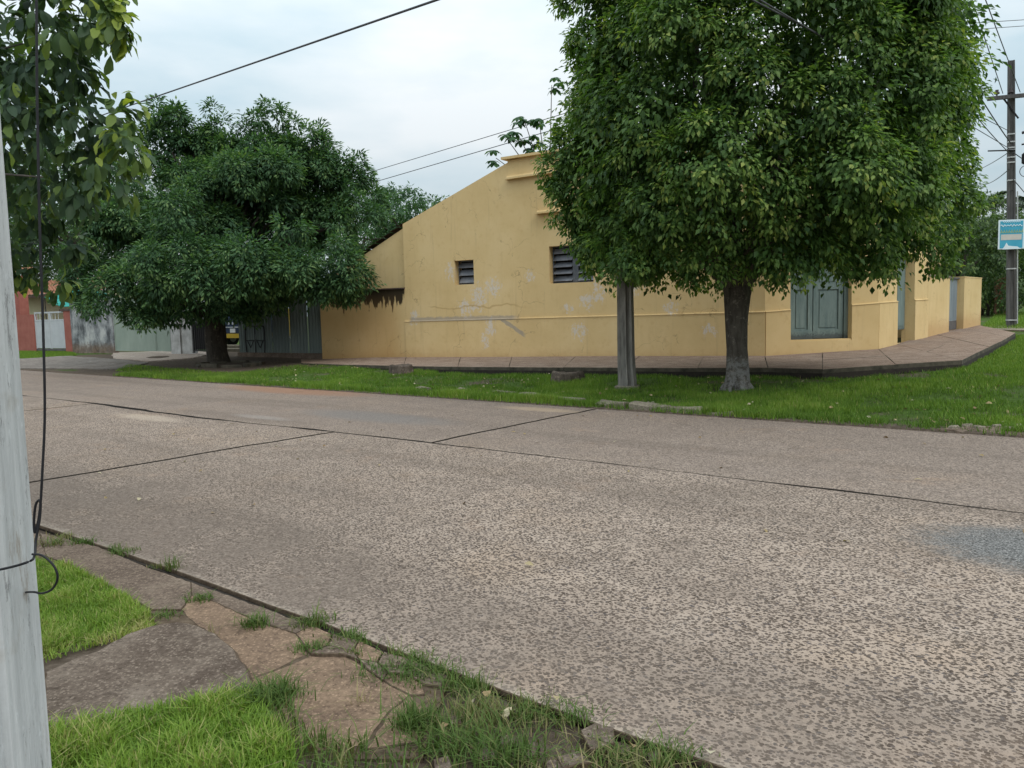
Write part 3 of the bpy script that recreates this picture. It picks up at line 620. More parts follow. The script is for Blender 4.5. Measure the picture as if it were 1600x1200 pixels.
# yard wall, gate and pier on the side street
def side_thing(name, s, label, cat):
    p = W(Bl[0] + d2[0] * s, Bl[1] + d2[1] * s, 0); rz = FROT + math.atan2(d2[1], d2[0])
    return empty(name, (p[0], p[1], float(zs(p[0], p[1]))), rz, label, cat)
yw = side_thing('yard_wall', 4.78, 'low yellow yard wall between the house and its grey metal gate', 'wall')
zt_y = 2.33 - yw.location.z
MB().box(0, 2.7, 0, .24, -.3, zt_y).build('wall', M['wall'], yw); MB().box(0, 2.72, -.03, .27, zt_y + .001, zt_y + .05).build('coping', M['stone'], yw)
yg = side_thing('yard_gate', 7.5, 'grey two-leaf sheet metal gate set between yellow piers', 'gate')
gz = zt_y - .07
for k in range(2):
    lf = MB().box(.03 + k * .9, .9 + k * .9, .16, .19, .32, gz).build('gate_leaf', M['gate_grey'], yg)
    b = MB()
    for j in range(5): b.box(.03 + k * .9 + .16 * j + .05, .03 + k * .9 + .16 * j + .09, .145, .161, .34, gz - .02)
    b.build('rib', M['gate_grey'], lf)
MB().box(.03, 1.8, .155, .195, .03, .315).build('kick_plate', M['gate_rust'], yg)
MB().box(0, 1.84, .1, .3, gz + .005, gz + .06).build('lintel', M['gate_rust'], yg)
yp = side_thing('gate_pier', 9.36, 'broad yellow pier closing the far end of the yard wall', 'wall')
MB().box(0, L2 - 9.36, -.04, .6, -.35, 2.36 - yp.location.z).build('wall', M['wall'], yp); MB().box(-.01, L2 - 9.35, -.05, .61, 2.362 - yp.location.z, 2.40 - yp.location.z).build('cap', M['wall'], yp)

# ------------------------------------------------------------------ properties on the left
# corrugated fence
cf = fempty('corrugated_fence', -19.75, .3, 'grey green corrugated sheet fence in the shade beside the yellow annex', 'fence')
zfb = .0; n_sheet = 5; wsh = (19.75 - 15.1) / n_sheet
for k in range(n_sheet):
    b = MB(); x0 = k * wsh + .004; nn = 24
    pts = [(x0 + (wsh - .008) * j / nn, .02 * math.sin(j * math.pi / 2) + .004 * k) for j in range(nn + 1)]
    for j in range(nn): b.add([(pts[j][0], pts[j][1], .05), (pts[j + 1][0], pts[j + 1][1], .05), (pts[j + 1][0], pts[j + 1][1], 2.45 + .02 * k), (pts[j][0], pts[j][1], 2.45 + .02 * k)], [(0, 1, 2, 3)])
    b.build('sheet', M['corr'], cf)
MB().box(-.05, 4.68, -.06, .12, -.3, .09).build('footing', M['gutter_dark'], cf)
for k in range(3): MB().box(k * 2.2 + .05, k * 2.2 + .12, .05, .12, 0, 2.5).build('post', M['iron'], cf)
# dark iron bar gate
ig = fempty('iron_bar_gate', -22.62, .35, 'dark iron bar gate standing open left of the tree trunk', 'gate')
b = MB().box(0, .05, 0, .05, .03, 2.35).box(1.25, 1.30, 0, .05, .03, 2.35).box(.05, 1.25, .005, .045, .08, .13).box(.05, 1.25, .005, .045, 2.2, 2.25).box(.05, 1.25, .005, .045, 1.2, 1.25)
b.build('gate_frame', M['iron'], ig)
for k in range(9): MB().tube([(.15 + k * .125, .025, .1), (.15 + k * .125, .025, 2.42)], .014, 6).build('bar', M['iron'], ig)
MB().box(.06, 1.24, .05, .06, .14, 1.19).build('back_sheet', M['iron'], ig)
# white pillar, green gates, stained wall
wp = fempty('white_pillar', -23.95, .28, 'whitewashed masonry pillar beside the pale green sheet gate', 'pillar')
MB().box(.0, .62, 0, .4, -.3, 2.36).build('shaft', M['white_plaster'], wp); MB().box(.625, 1.3, .06, .3, -.3, 2.3).build('wing_wall', M['white_plaster'], wp); MB().box(-.03, .65, -.03, .43, 2.362, 2.43).build('cap', M['white_plaster'], wp)
gg = fempty('sheet_gate', -27.95, .3, 'pale green two-leaf sheet metal gate left of the white pillar', 'gate')
ug1 = on(243, 520, .3)[0] + 27.95
for (a, c) in ((.02, ug1 - .012), (ug1 + .012, 3.97)):
    l_ = MB().box(a, c, 0, .03, .06, 2.35).build('gate_leaf', M['green_metal'], gg)
    MB().box(a, a + .05, -.015, 0, .06, 2.35).box(c - .05, c, -.015, 0, .06, 2.35).box(a + .05, c - .05, -.015, 0, 2.29, 2.35).box(a + .05, c - .05, -.015, 0, .06, .12).build('leaf_frame', M['green_metal'], l_)
sw = fempty('stained_wall', -31.3, .26, 'mould blackened grey rendered wall between red wall and green gate', 'wall')
MB().box(0, 3.32, 0, .22, -.4, 2.42).build('wall', M['stained'], sw); MB().box(-.01, 3.33, -.02, .24, 2.422, 2.47).build('coping', M['stained'], sw)
rw = fempty('red_wall', -36.6, .3, 'brick red painted front wall holding a pale metal gate', 'wall')
g0 = on(53, 520, .3)[0] + 36.6; g1 = on(101, 520, .3)[0] + 36.6
MB().box(-6, g0, 0, .2, -.4, 1.75).build('wall', M['red'], rw); MB().box(g1, 5.28, 0, .2, -.4, 1.85).build('wall', M['red'], rw); MB().box(g1 - .3, 5.28, -.03, .23, 1.852, 1.95).build('coping', M['oldtile'], rw)
pg = fempty('panel_gate', -36.6 + g0, .36, 'pale grey metal gate with barred top in the red wall', 'gate')
wg = g1 - g0
for k in range(2):
    a, c = k * wg / 2 + .02, (k + 1) * wg / 2 - .02
    l_ = MB().box(a, a + .06, 0, .04, .12, 1.85).box(c - .06, c, 0, .04, .12, 1.85).box(a + .06, c - .06, 0, .04, 1.78, 1.85).box(a + .06, c - .06, 0, .04, 1.42, 1.49).box(a + .06, c - .06, .01, .03, .14, 1.42).build('gate_leaf', M['white_gate'], pg)
    for j in range(3): MB().tube([(a + .2 + j * .28, .02, 1.49), (a + .2 + j * .28, .02, 1.78)], .012, 6).build('bar', M['white_gate'], l_)
MB().box(0, wg, .0, .05, .02, .11).build('sill', M['gate_rust'], pg)
# red house and the beige tiled house behind
rh = fempty('red_house', -43.5, 1.2, 'tall brick red front wall at the left edge behind the grey pole', 'house')
e0 = 43.5 + on(30, 470, 1.2)[0]
MB().box(0, e0, 0, .45, -.4, 3.75).build('wall', M['red'], rh)
tile_roof((0, -.25, 3.76), (e0 + .15, -.25, 3.76), (e0 + .15, .8, 4.2), (0, .8, 4.2), 4, 'roof', M['tile'], rh, 22)
ub0 = on(20, 480, 5)[0]; ub1 = on(118, 480, 5)[0]; LB = ub1 - ub0 + 3
bh = fempty('beige_house', ub0, 5, 'beige house under clay tiles behind the red wall', 'house')
MB().box(0, LB, 0, 5, -.4, 3.0).build('wall', M['beige'], bh)
rf = tile_roof((-.4, -.6, 2.95), (LB + .3, -.6, 2.95), (LB + .3, 2.6, 4.0), (-.4, 2.6, 4.0), 10, 'roof', M['tile'], bh, 30)
MB().box(-.4, LB + .3, -.62, -.55, 2.8, 2.9).build('fascia', M['oldtile'], bh)
ua0 = on(69, 468, 1.6)[0]; ua1, za1 = on(113, 478, 1.6); za0 = on(69, 464, 1.6)[1]
aw = fempty('shade_awning', ua0, 1.6, 'teal shade cloth slung above the red wall gate', 'awning'); zo = aw.location.z
b = MB(); nx, ny = 10, 5; la = ua1 - ua0 + .2
G_ = [[(la * i / nx, j * .4, za0 - zo + (za1 - za0) * i / nx - .22 * math.sin(math.pi * i / nx) * (1 - j / ny) + .1 * j) for i in range(nx + 1)] for j in range(ny + 1)]
for j in range(ny):
    for i in range(nx): b.add([G_[j][i], G_[j][i + 1], G_[j + 1][i + 1], G_[j + 1][i]], [(0, 1, 2, 3)])
ob = b.build('shade_cloth', M['awning'], aw, smooth=True); ob.modifiers.new('thick', 'SOLIDIFY').thickness = .012
for px_ in (.02, la - .02): MB().tube([(px_, .02, -.2), (px_, .02, za0 - zo if px_ < 1 else za1 - zo)], .025, 6).build('pole', M['iron'], aw)

# parked vehicle seen through the open gateway
uv_, zv_ = on(356, 525, 3.2)
tk = fempty('parked_truck', uv_ + .1, 3.2, 'yellow and navy truck parked rear first behind the dark tree trunk', 'truck', z=.3)
h0 = zv_ - .3
MB().box(-.95, .95, .15, 1.9, h0 + .1, h0 + 1.25).build('cargo_body', M['blue'], tk)
MB().box(-.9, .9, 1.95, 3.6, h0 - .1, h0 + 1.15).build('cab', M['yellow'], tk)
MB().box(-.9, .9, .0, .14, h0 - .09, h0 + .1).build('bumper', M['yellow'], tk)
tg = MB().box(-.9, .9, .06, .148, h0 + .12, h0 + .8).build('tailgate', M['blue'], tk)
MB().box(.02, .36, .035, .058, h0 + .14, h0 + .32).build('number_plate', M['plate'], tk)
MB().box(-.85, .88, .03, .058, h0 + .36, h0 + .40).build('trim', M['lens'], tk)
for x0 in (-.1, .18, .4): MB().tube([(x0 + .06, .058, h0 + .54), (x0 + .06, .02, h0 + .54)], .055, 10).build('rear_lamp', M['lens'], tk)
for sx in (-.75, .75):
    for sy in (.7, 2.8):
        wh = MB().tube([(sx - .1, sy, h0 - .12), (sx + .1, sy, h0 - .12)], .33, 18).build('wheel', M['black'], tk); MB().tube([(sx - .11, sy, h0 - .12), (sx + .11, sy, h0 - .12)], .17, 12).build('rim', M['band'], wh)
# black tubular rack by the fence
p = gp(400, 558, zg)
rk = empty('tube_rack', p, FROT, 'small black tubular steel rack standing before the corrugated fence', 'rack')
w0, hR = 1.05, 1.15
for y_ in (0, .42):
    b = MB(); b.tube(catmull([(-w0 / 2 + .05, y_, 0), (-w0 / 2, y_, .5), (-w0 / 2, y_, hR - .12), (-w0 / 2 + .1, y_, hR), (0, y_, hR), (w0 / 2 - .1, y_, hR), (w0 / 2, y_, hR - .12), (w0 / 2, y_, .5), (w0 / 2 - .05, y_, 0)], 4), .022, 7); b.build('hoop', M['iron'], rk)
    MB().tube([(-w0 / 2, y_, .62), (w0 / 2, y_, .62)], .018, 6).build('rail', M['iron'], rk)
    for sgn in (-1, 1): MB().tube([(sgn * w0 * .42, y_, .62), (sgn * w0 * .25, y_, .35), (sgn * w0 * .08, y_, .62)], .015, 6).build('brace', M['iron'], rk)
    MB().tube([(0, y_, .1), (0, y_, hR)], .016, 6).build('upright', M['iron'], rk)
for x_ in (-w0 / 2, w0 / 2): MB().tube([(x_, 0, .62), (x_, .42, .62)], .018, 6).build('rail', M['iron'], rk)
# pale concrete step before the gateway
p = gp(365, 546, zs); st_ = empty('concrete_step', p, FROT, 'pale worn concrete step at the gateway right of the dark trunk', 'step')
MB().prism([(-1.1, -.3), (1.2, -.22), (1.25, .3), (-1.1, .35)], .2, -.2, .015).build('slab', M['stone'], st_); MB().prism([(-.3, -.75), (1.6, -.62), (1.65, -.33), (-.3, -.36)], .07, -.2, .012).build('slab', M['stone'], st_)
# driveway and gravel patch (setting)
def patch(name, pxs, mat, dz, kind='structure', fn=zg, th=.06):
    P = [gp(x, y, fn) for x, y in pxs]; ring = []
    r = random.Random(len(name))
    for i in range(len(P)):
        for j in range(5):
            t = j / 5; p = P[i] * (1 - t) + P[(i + 1) % len(P)] * t; ring.append((p[0] + r.uniform(-.06, .06), p[1] + r.uniform(-.06, .06)))
    return tag(MB().prism(ring, [float(fn(*p)) + dz for p in ring], [float(fn(*p)) - th for p in ring]).build(name, mat), kind=kind)
patch('driveway', [(178, 552), (300, 549), (330, 553), (300, 561), (230, 566), (175, 561)], M['drive'], .035, th=.2)
patch('gravel_strip', [(25, 561), (110, 557), (175, 562), (235, 568), (190, 577), (100, 577), (25, 577)], M['gravel'], .03)

# ------------------------------------------------------------------ leaves, branches, trees
def unit(v): return v / (np.linalg.norm(v, axis=-1, keepdims=True) + 1e-9)
def leaf_mesh(name, P, D, Nn, L, Wd, tint, detail=0, fold=.22):
    n = len(P); D = unit(D); S = unit(np.cross(D, Nn)); Nn = np.cross(S, D); L = np.broadcast_to(L, n)[:, None]; Wd = np.broadcast_to(Wd, n)[:, None]
    if detail == 0:
        V = np.stack([P, P + D * L * .42 + S * Wd * .5 + Nn * Wd * fold, P + D * L, P + D * L * .42 - S * Wd * .5 + Nn * Wd * fold], 1); k = 4; T0 = np.array([[0, 2, 1], [0, 3, 2]])
    else:
        dr = -.18
        m1 = P + D * L * .5 + Nn * L * .03; tip = P + D * L + Nn * L * dr
        V = np.stack([P, P + D * L * .28 + S * Wd * .34 + Nn * Wd * fold * .6, P + D * L * .62 + S * Wd * .5 + Nn * (Wd * fold + L * dr * .2), P + D * L * .86 + S * Wd * .3 + Nn * L * dr * .6, tip,
                      P + D * L * .86 - S * Wd * .3 + Nn * L * dr * .6, P + D * L * .62 - S * Wd * .5 + Nn * (Wd * fold + L * dr * .2), P + D * L * .28 - S * Wd * .34 + Nn * Wd * fold * .6, m1], 1)
        k = 9; T0 = np.array([[0, 8, 1], [1, 8, 2], [2, 8, 3], [3, 8, 4], [4, 8, 5], [5, 8, 6], [6, 8, 7], [7, 8, 0]])
    T = (np.arange(n)[:, None, None] * k + T0[None]).reshape(-1, 3)
    return tris_mesh(name, V.reshape(-1, 3), T, np.repeat(tint, k))
def rdir(n, r): return unit(r.normal(size=(n, 3)))
def shoots_on_lobes(lobes, per, r, up=.25, cen=None, spread=1.0):
    """lobes: (x,y,z,rx,rz). Returns shoot origins, directions, lengths."""
    Os, Ds, Ls = [], [], []
    for (x, y, z, rx, rz) in lobes:
        n = int(per * max(rx, .3) ** 2); d = rdir(n, r)
        if cen is not None:
            o = unit(np.array([x, y, z]) - cen); d = unit(d * spread + o * .75 + np.array([0, 0, up]))
        rad = r.uniform(.45, .85, n)[:, None]
        Os.append(np.array([x, y, z]) + d * rad * np.array([rx, rx, rz])); Ds.append(d); Ls.append(np.full(n, .42 * rx) * r.uniform(.7, 1.25, n))
    return np.concatenate(Os), np.concatenate(Ds), np.concatenate(Ls)
def foliage(Os, Ds, Ls, k, r, L, Wd, droop=.5, spread=.14, hang=.8, young=.35, detail=0, rosette=0):
    n = len(Os); t = (np.arange(k) + .5) / k; t = np.broadcast_to(t, (n, k)) + r.normal(0, .05, (n, k))
    pos = Os[:, None] + Ds[:, None] * (Ls[:, None] * t)[..., None]; pos[..., 2] -= droop * Ls[:, None] * t ** 2
    tang = unit(Ds[:, None] + np.array([0, 0, -1.0]) * (2 * droop * t)[..., None])
    rad = unit(np.cross(tang, r.normal(size=(n, k, 3))))
    pos = pos + rad * (r.uniform(.0, 1, (n, k, 1)) ** .6 * spread)
    D = unit(rad * .75 + tang * .55 + np.array([0, 0, -1.0]) * hang * r.uniform(.5, 1.3, (n, k, 1)))
    Nn = unit(np.array([0, 0, 1.0]) + Ds[:, None] * .8 + r.normal(0, .35, (n, k, 3)))
    sh = r.uniform(-.2, .28, (n, 1))
    tint = np.clip(.28 + sh + young * np.clip(t, 0, 1) ** 2 + r.normal(0, .13, (n, k)), 0, 1)
    s = r.uniform(.7, 1.25, (n, k))
    return leaf_mesh('leaves', pos.reshape(-1, 3), D.reshape(-1, 3), Nn.reshape(-1, 3), (s * L).ravel(), (s * Wd).ravel(), tint.ravel(), detail)
def limbs(b, base, targets, r0, r, wig=.25):
    for tg in targets:
        tg = np.asarray(tg, float); m_ = (base + tg) / 2 + r.normal(0, wig, 3) * np.array([1, 1, .5]); m_[2] += .15 * np.linalg.norm(tg - base)
        pts = catmull([base, (base * .6 + m_ * .4), m_, tg], 4); b.tube(pts, np.linspace(r0, r0 * .22, len(pts)), 7)
def ellip_lobes(c, rx, rz, n, r, lr, zmin=-1, zmax=1, jit=.12, flat=1.0, shell=.74, bot=2.4):
    out = []; ga = math.pi * (3 - math.sqrt(5))
    for i in range(n):
        z = zmin + (zmax - zmin) * (i + .5) / n; rr = math.sqrt(max(0, 1 - abs(z) ** (2.4 if z > 0 else bot))); a = ga * i + r.normal(0, .15)
        k = shell * (1 + r.normal(0, jit)); s = lr * r.uniform(.75, 1.25)
        out.append((c[0] + rx * rr * k * math.cos(a), c[1] + rx * rr * k * math.sin(a), c[2] + rz * z * k, s, s * flat))
    return out

# --- big round ficus in front of the house
r = np.random.default_rng(21)
pT = gp(1152, 607)
ft = empty('ficus_tree', pT, 0, 'big round glossy ficus with whitewashed trunk on the corner verge', 'tree')
cz = np.array([.33, .1, 5.1 - pT[2]])
lobes = ellip_lobes(cz, 3.2, 3.7, 160, r, .62, -.86, 1, .085, .95, .84, 5)
lobes = [l for l in lobes if l[2] > 1.9 - pT[2] + .25]
for (px_, py_, rr) in [(888, 240, .35), (885, 320, .3), (892, 200, .3), (900, 290, .4), (925, 355, .35), (880, 280, .3), (862, 266, .22), (915, 70, .35), (915, 330, .35), (1500, 320, .35), (1490, 250, .35), (1490, 150, .35), (955, 385, .3), (990, 408, .3), (1040, 420, .35), (1110, 432, .35), (1180, 432, .35), (1250, 430, .35), (1310, 432, .35), (1370, 415, .35), (1430, 395, .32), (1470, 365, .32), (1100, 400, .4), (1200, 400, .4), (1300, 390, .4)]:
    q = at(px_, py_, pT[1] - (.2 if px_ < 930 or px_ > 1480 else 1.6)) - pT; lobes.append((q[0], q[1], q[2], rr, rr))
Os, Ds, Ls = shoots_on_lobes(lobes, 66, r, .45, cz, .9)
keep = (Os[:, 2] > 2.18 - pT[2] + .12 * np.sin(Os[:, 0] * 3) * np.sin(Os[:, 1] * 2.3)); Os, Ds, Ls = Os[keep], Ds[keep], Ls[keep]
link('crown', foliage(Os, Ds, np.clip(Ls * 1.2, .2, .5), 52, r, .092, .052, droop=.38, spread=.17, hang=.75, young=.42), M['ficus_leaf'], ft)
inn = ellip_lobes(cz + np.array([0, 0, .1]), 2.6, 3.0, 100, r, 1.15, -.8, 1, .1, 1, .8, 4)
O2, D2, L2_ = shoots_on_lobes(inn, 12, r, .1, cz)
link('inner_leaves', foliage(O2, D2, L2_, 24, r, .12, .075, .5, .3, .8, .0), M['ficus_leaf'], ft)
b = MB(); hs = [0, .12, .35, .8, 1.3, 1.7, 2.0]; rd = [.27, .225, .195, .18, .20, .235, .22]
b.tube([(.015 * math.sin(h * 4), 0, h - .08) for h in hs], rd, 20, lump=.10, flut=3, ph=.6)
for (dx, dy, rr) in ((-.13, -.05, .095), (.10, -.06, .10), (.0, .11, .095)):
    b.tube(catmull([(dx * .35, dy * .5, -.05), (dx * .55, dy * .9, .7), (dx * .8, dy, 1.3), (dx * 1.7, dy * 1.8, 1.9), (dx * 4, dy * 4, 2.9)], 5), np.linspace(rr * 1.1, rr * .75, 21), 10, lump=.06, flut=2)
limbs(b, np.array([0, 0, 1.7]), [cz + (np.array(l[:3]) - cz) * .75 for l in lobes[::8]], .10, r)
b.build('trunk', M['ficus_bark'], ft, smooth=True)
b = MB()
for k in range(7):
    a = k * .9 + .3; b.tube(catmull([(.12 * math.cos(a), .12 * math.sin(a), .15), (.25 * math.cos(a), .25 * math.sin(a), .02), (.34 * math.cos(a + .2), .34 * math.sin(a + .2), -.06)], 4), np.linspace(.07, .025, 9), 7)
b.build('roots', M['ficus_bark'], ft, smooth=True)

# --- dark spreading tree on the left
r = np.random.default_rng(33)
pL = gp(340, 566); dt = empty('shade_tree', pL, 0, 'dark spreading shade tree with layered drooping leaves left of the yellow house', 'tree')
lobes = []
Yt = pL[1]
for (px_, py_, rp, dy) in [(345, 300, 95, 0), (300, 330, 90, -2.2), (420, 300, 90, -1.5), (480, 290, 80, 0), (540, 300, 60, .5), (555, 340, 55, -.6), (230, 330, 75, -.5), (175, 370, 70, -1), (150, 430, 55, -.5), (200, 440, 60, -2.5), (260, 410, 75, -3.2), (340, 390, 80, -4), (430, 380, 80, -3.6), (500, 400, 70, -2.8), (545, 430, 45, -2.5), (400, 225, 60, 0), (430, 205, 34, .2), (455, 222, 45, .4), (485, 222, 42, .2), (515, 240, 38, .2), (545, 262, 45, .2), (335, 222, 42, .4), (370, 212, 40, .2), (290, 205, 55, .6), (265, 200, 42, .2), (240, 230, 40, .3), (330, 240, 50, 1.0), (490, 240, 48, .5), (560, 280, 40, .8), (280, 450, 60, -2), (380, 440, 70, -1.5), (455, 440, 65, -2), (510, 445, 45, -2.2), (150, 330, 45, 0), (345, 340, 100, 3), (240, 360, 90, 3), (450, 340, 90, 3), (340, 260, 80, 2.4), (430, 260, 70, 2.2), (230, 465, 32, -2.5), (210, 470, 28, -2.2), (130, 400, 40, 0), (580, 300, 28, .4), (160, 460, 35, -1.2), (415, 178, 22, .2), (250, 175, 25, .3), (345, 185, 22, .5), (205, 475, 26, -2.8), (225, 482, 26, -3.2), (250, 468, 34, -3), (275, 462, 34, -3), (150, 455, 36, -1), (310, 265, 60, .5), (355, 265, 60, 0), (405, 262, 60, .3), (455, 258, 55, .2), (260, 262, 50, .3), (500, 265, 50, .2), (300, 300, 90, 2), (400, 300, 100, 2), (480, 320, 80, 2), (330, 430, 80, .5), (420, 420, 80, .5)]:
    q = at(px_, py_, Yt + dy) - pL; s = rp / F * Yt; lobes.append((q[0] - .08, q[1], q[2] - .2, s * .70, s * .33))
for (px_, py_, dy) in [(250, 165, .3), (262, 178, .2), (285, 178, .5), (305, 185, .6), (345, 172, .4), (352, 195, .3), (392, 185, .2), (410, 168, .1), (424, 160, .2), (440, 172, .2), (462, 180, .3), (480, 192, .4), (500, 205, .4), (520, 225, .5), (545, 245, .5), (575, 270, .5), (590, 290, .4), (595, 310, .3), (570, 395, -1.6), (120, 395, 0), (115, 420, 0)]:
    q = at(px_, py_, Yt + dy) - pL; lobes.append((q[0] - .2, q[1], q[2] - .2, .36, .34))
cen = np.array([.4, 0, 4.0 - pL[2]]); core = list(lobes); lobes = []
for (x, y, z, s, sz) in core:
    for k in range(5 if s > .6 else 1):
        d = rdir(1, r)[0]; q = r.uniform(.45, .62) * s; lobes.append((x + d[0] * s * .75, y + d[1] * s * .75, z + d[2] * s * .62, q, q * r.uniform(.6, .95)))
Os, Ds, Ls = shoots_on_lobes(lobes, 62, r, .35, cen, 1.2)
link('crown', foliage(Os, Ds, np.clip(Ls * 1.1, .25, .6), 40, r, .15, .058, droop=.4, spread=.28, hang=.5, young=.5), M['dark_leaf'], dt)
O2, D2, L2_ = shoots_on_lobes([(l[0] * .8, l[1] * .8 + .3, l[2] * .96, l[3] * 1.1, l[4] * 1.5) for l in core], 10, r, .1, None)
link('inner_leaves', foliage(O2, D2, L2_, 22, r, .2, .085, .3, .4, .5, .0), M['dark_leaf'], dt)
b = MB(); b.tube(catmull([(.05, 0, -.15), (0, 0, .3), (-.02, 0, 1.0), (.03, 0, 1.7), (0, .05, 2.4)], 4), np.linspace(.37, .27, 17), 16, lump=.10, flut=4)
limbs(b, np.array([0, 0, 1.5]), [np.array([0, 0, 1.5]) + (np.array(l[:3]) - np.array([0, 0, 1.5])) * .85 for l in core[::2]], .16, r, .3); b.build('trunk', M['dark_bark'], dt, smooth=True)
ringst = empty('tree_ring', gp(330, 572), FROT, 'broken ring of stones round the dark tree trunk', 'planter')
for k in range(9):
    a = math.pi * (.95 + .14 * k); a = k / 9 * 2 * math.pi
    MB().prism([(1.15 * math.cos(a + t) * s_ + .3, 1.0 * math.sin(a + t) * s_ + .5) for t, s_ in ((-.28, .84), (.28, .86), (.29, 1.03), (-.29, 1.0))], .09 + .03 * math.sin(k * 3), -.2, .03).build('stone', M['moss'], ringst)

# --- near tree whose branches hang in at the top left
r = np.random.default_rng(44)
nb = empty('broadleaf_tree', (-5.3, 5.6, float(zg(-5.3, 5.6))), 0, 'broad leaved tree reaching in at the upper left behind the pole', 'tree'); pn_ = np.array(nb.location)
lobes = []
for (px_, py_, rp, Yd) in [(60, 60, 85, 5.2), (130, 30, 60, 5.0), (20, 130, 90, 5.4), (100, 110, 55, 5.2), (160, 20, 30, 4.9), (170, 40, 22, 4.9), (60, 200, 80, 5.2), (130, 200, 70, 5.2), (175, 190, 48, 5.0), (195, 225, 30, 4.9), (120, 260, 65, 5.3), (165, 270, 40, 5.0), (60, 280, 45, 5.5), (10, 220, 80, 5.6), (-60, 100, 120, 5.6), (-80, 260, 120, 5.8), (110, 300, 30, 5.1), (40, 340, 34, 6.2), (20, 400, 34, 6.2), (70, 400, 32, 6.3), (60, 350, 26, 6.2), (90, 440, 20, 6.2), (45, 430, 24, 6.2), (100, 330, 12, 6.2), (-60, 380, 90, 6.3), (-150, 0, 180, 6), (60, -60, 120, 5.4), (150, -40, 60, 5.2), (30, 300, 22, 6.3), (110, 385, 16, 6.2)]:
    q = at(px_, py_, Yd) - pn_; s = rp / F * Yd; lobes.append((q[0], q[1], q[2], s, s * .9))
cen = np.array([.2, 0, 3.2]); Os, Ds, Ls = [], [], []
for (x, y, z, s, sz) in lobes:
    n = int(np.clip(215 * s * s, 5, 60)); d = unit(rdir(n, r) + np.array([.5, -.25, .1])); Os.append(np.array([x, y, z]) + d * r.uniform(.2, .8, n)[:, None] * s); Ds.append(d); Ls.append(np.clip(.45 * s, .05, .2) * r.uniform(.7, 1.3, n))
Os, Ds, Ls = map(np.concatenate, (Os, Ds, Ls))
me_n = foliage(Os, Ds, Ls, 8, r, .110, .049, .4, .05, .8, .38, detail=1)
at_ = me_n.attributes['tint'].data; tv = np.zeros(len(at_), np.float32); at_.foreach_get('value', tv); lx = np.repeat(np.repeat(Os[:, 0], 8), 9); lz = np.repeat(np.repeat(Os[:, 2], 8), 9)
at_.foreach_set('value', np.clip(tv - .06 + .26 * sstep(lx, 2.6, 3.0) + .2 * sstep(lz, 2.4, 1.9), 0, 1).astype(np.float32)); link('crown', me_n, M['near_leaf'], nb)
b = MB(); b.tube(catmull([(0, 0, -.2), (.05, 0, 1), (.1, 0, 2.0), (.3, 0, 3.2)], 4), np.linspace(.17, .1, 13), 10, lump=.06, flut=3)
limbs(b, np.array([.1, 0, 1.9]), [np.array([.1, 0, 1.9]) + (np.array(l[:3]) - np.array([.1, 0, 1.9])) * .8 for l in lobes[::3]], .026, r, .12); b.build('trunk', M['grey_bark'], nb, smooth=True)

# --- background trees
def back_tree(name, px_, py_, Y, rx, rz, label, mat, seed, group=None, lobn=26, per=16, L=.2, kind='tree', flat=.8, k=22):
    r = np.random.default_rng(seed); c = at(px_, py_, Y); z0 = float(zg(c[0], c[1])); o = empty(name, (c[0], c[1], z0), 0, label, kind, group)
    cl = np.array([0, 0, c[2] - z0]); lobes = ellip_lobes(cl, rx, rz, lobn, r, .36 * rx, -.8, 1, .14, flat)
    Os, Ds, Ls = shoots_on_lobes(lobes, per, r, .2, cl); link('crown', foliage(Os, Ds, Ls, k, r, L, L * .45, .5, .22, .7, .35), mat, o)
    b = MB(); hh = max(.4, c[2] - z0 - .3 * rz); b.tube([(0, 0, -.2), (.08, 0, hh * .5), (0, .05, hh)], [.09 * rx, .07 * rx, .05 * rx], 9); limbs(b, np.array([0, 0, hh * .8]), [np.array(l[:3]) for l in lobes[::4]], .035 * rx, r); b.build('trunk', M['dark_bark'], o, smooth=True)
    return o
back_tree('garden_tree', 640, 352, 42, 2.7, 1.6, 'leafy tree showing over the annex roof of the yellow house', M['dark_leaf'], 51)
back_tree('garden_tree', 560, 360, 48, 3.2, 2.6, 'tree behind the dark shade tree, over the corrugated fence', M['dark_leaf'], 52)
back_tree('garden_tree', 1500, 395, 42, 3.6, 2.7, 'bushy tree rising over the grey yard gate', M['back_leaf'], 53, per=22)
back_tree('garden_tree', 1555, 415, 58, 3.3, 3.2, 'dark tree behind the sign and utility pole', M['dark_leaf'], 54, per=22)
back_tree('garden_tree', 1612, 400, 55, 3.6, 3.2, 'dark tree at the right edge of the picture behind the pole', M['dark_leaf'], 55, per=22)
back_tree('garden_tree', 1440, 400, 60, 5, 3.2, 'tree far behind the yellow yard wall', M['back_leaf'], 56)
back_tree('garden_tree', 120, 330, 55, 5.5, 4, 'tree over the roofs beyond the stained wall', M['dark_leaf'], 57)
back_tree('garden_tree', 20, 400, 60, 5.5, 4.2, 'tree behind the red house at the left edge', M['back_leaf'], 58)
for i, (px_, py_) in enumerate([(1543, 462), (1534, 475), (1552, 478)]):
    back_tree('hedge_shrub', px_, py_, 41 + i, 1.0 - .15 * i, .85, ['bright green creeper shrub beyond the yellow gate pier', 'low shrub touching the end of the yellow gate pier', 'low shrub beside the old brick pillar'][i], M['back_leaf'], 60 + i, lobn=12, per=40, kind='shrub', k=16, L=.16)

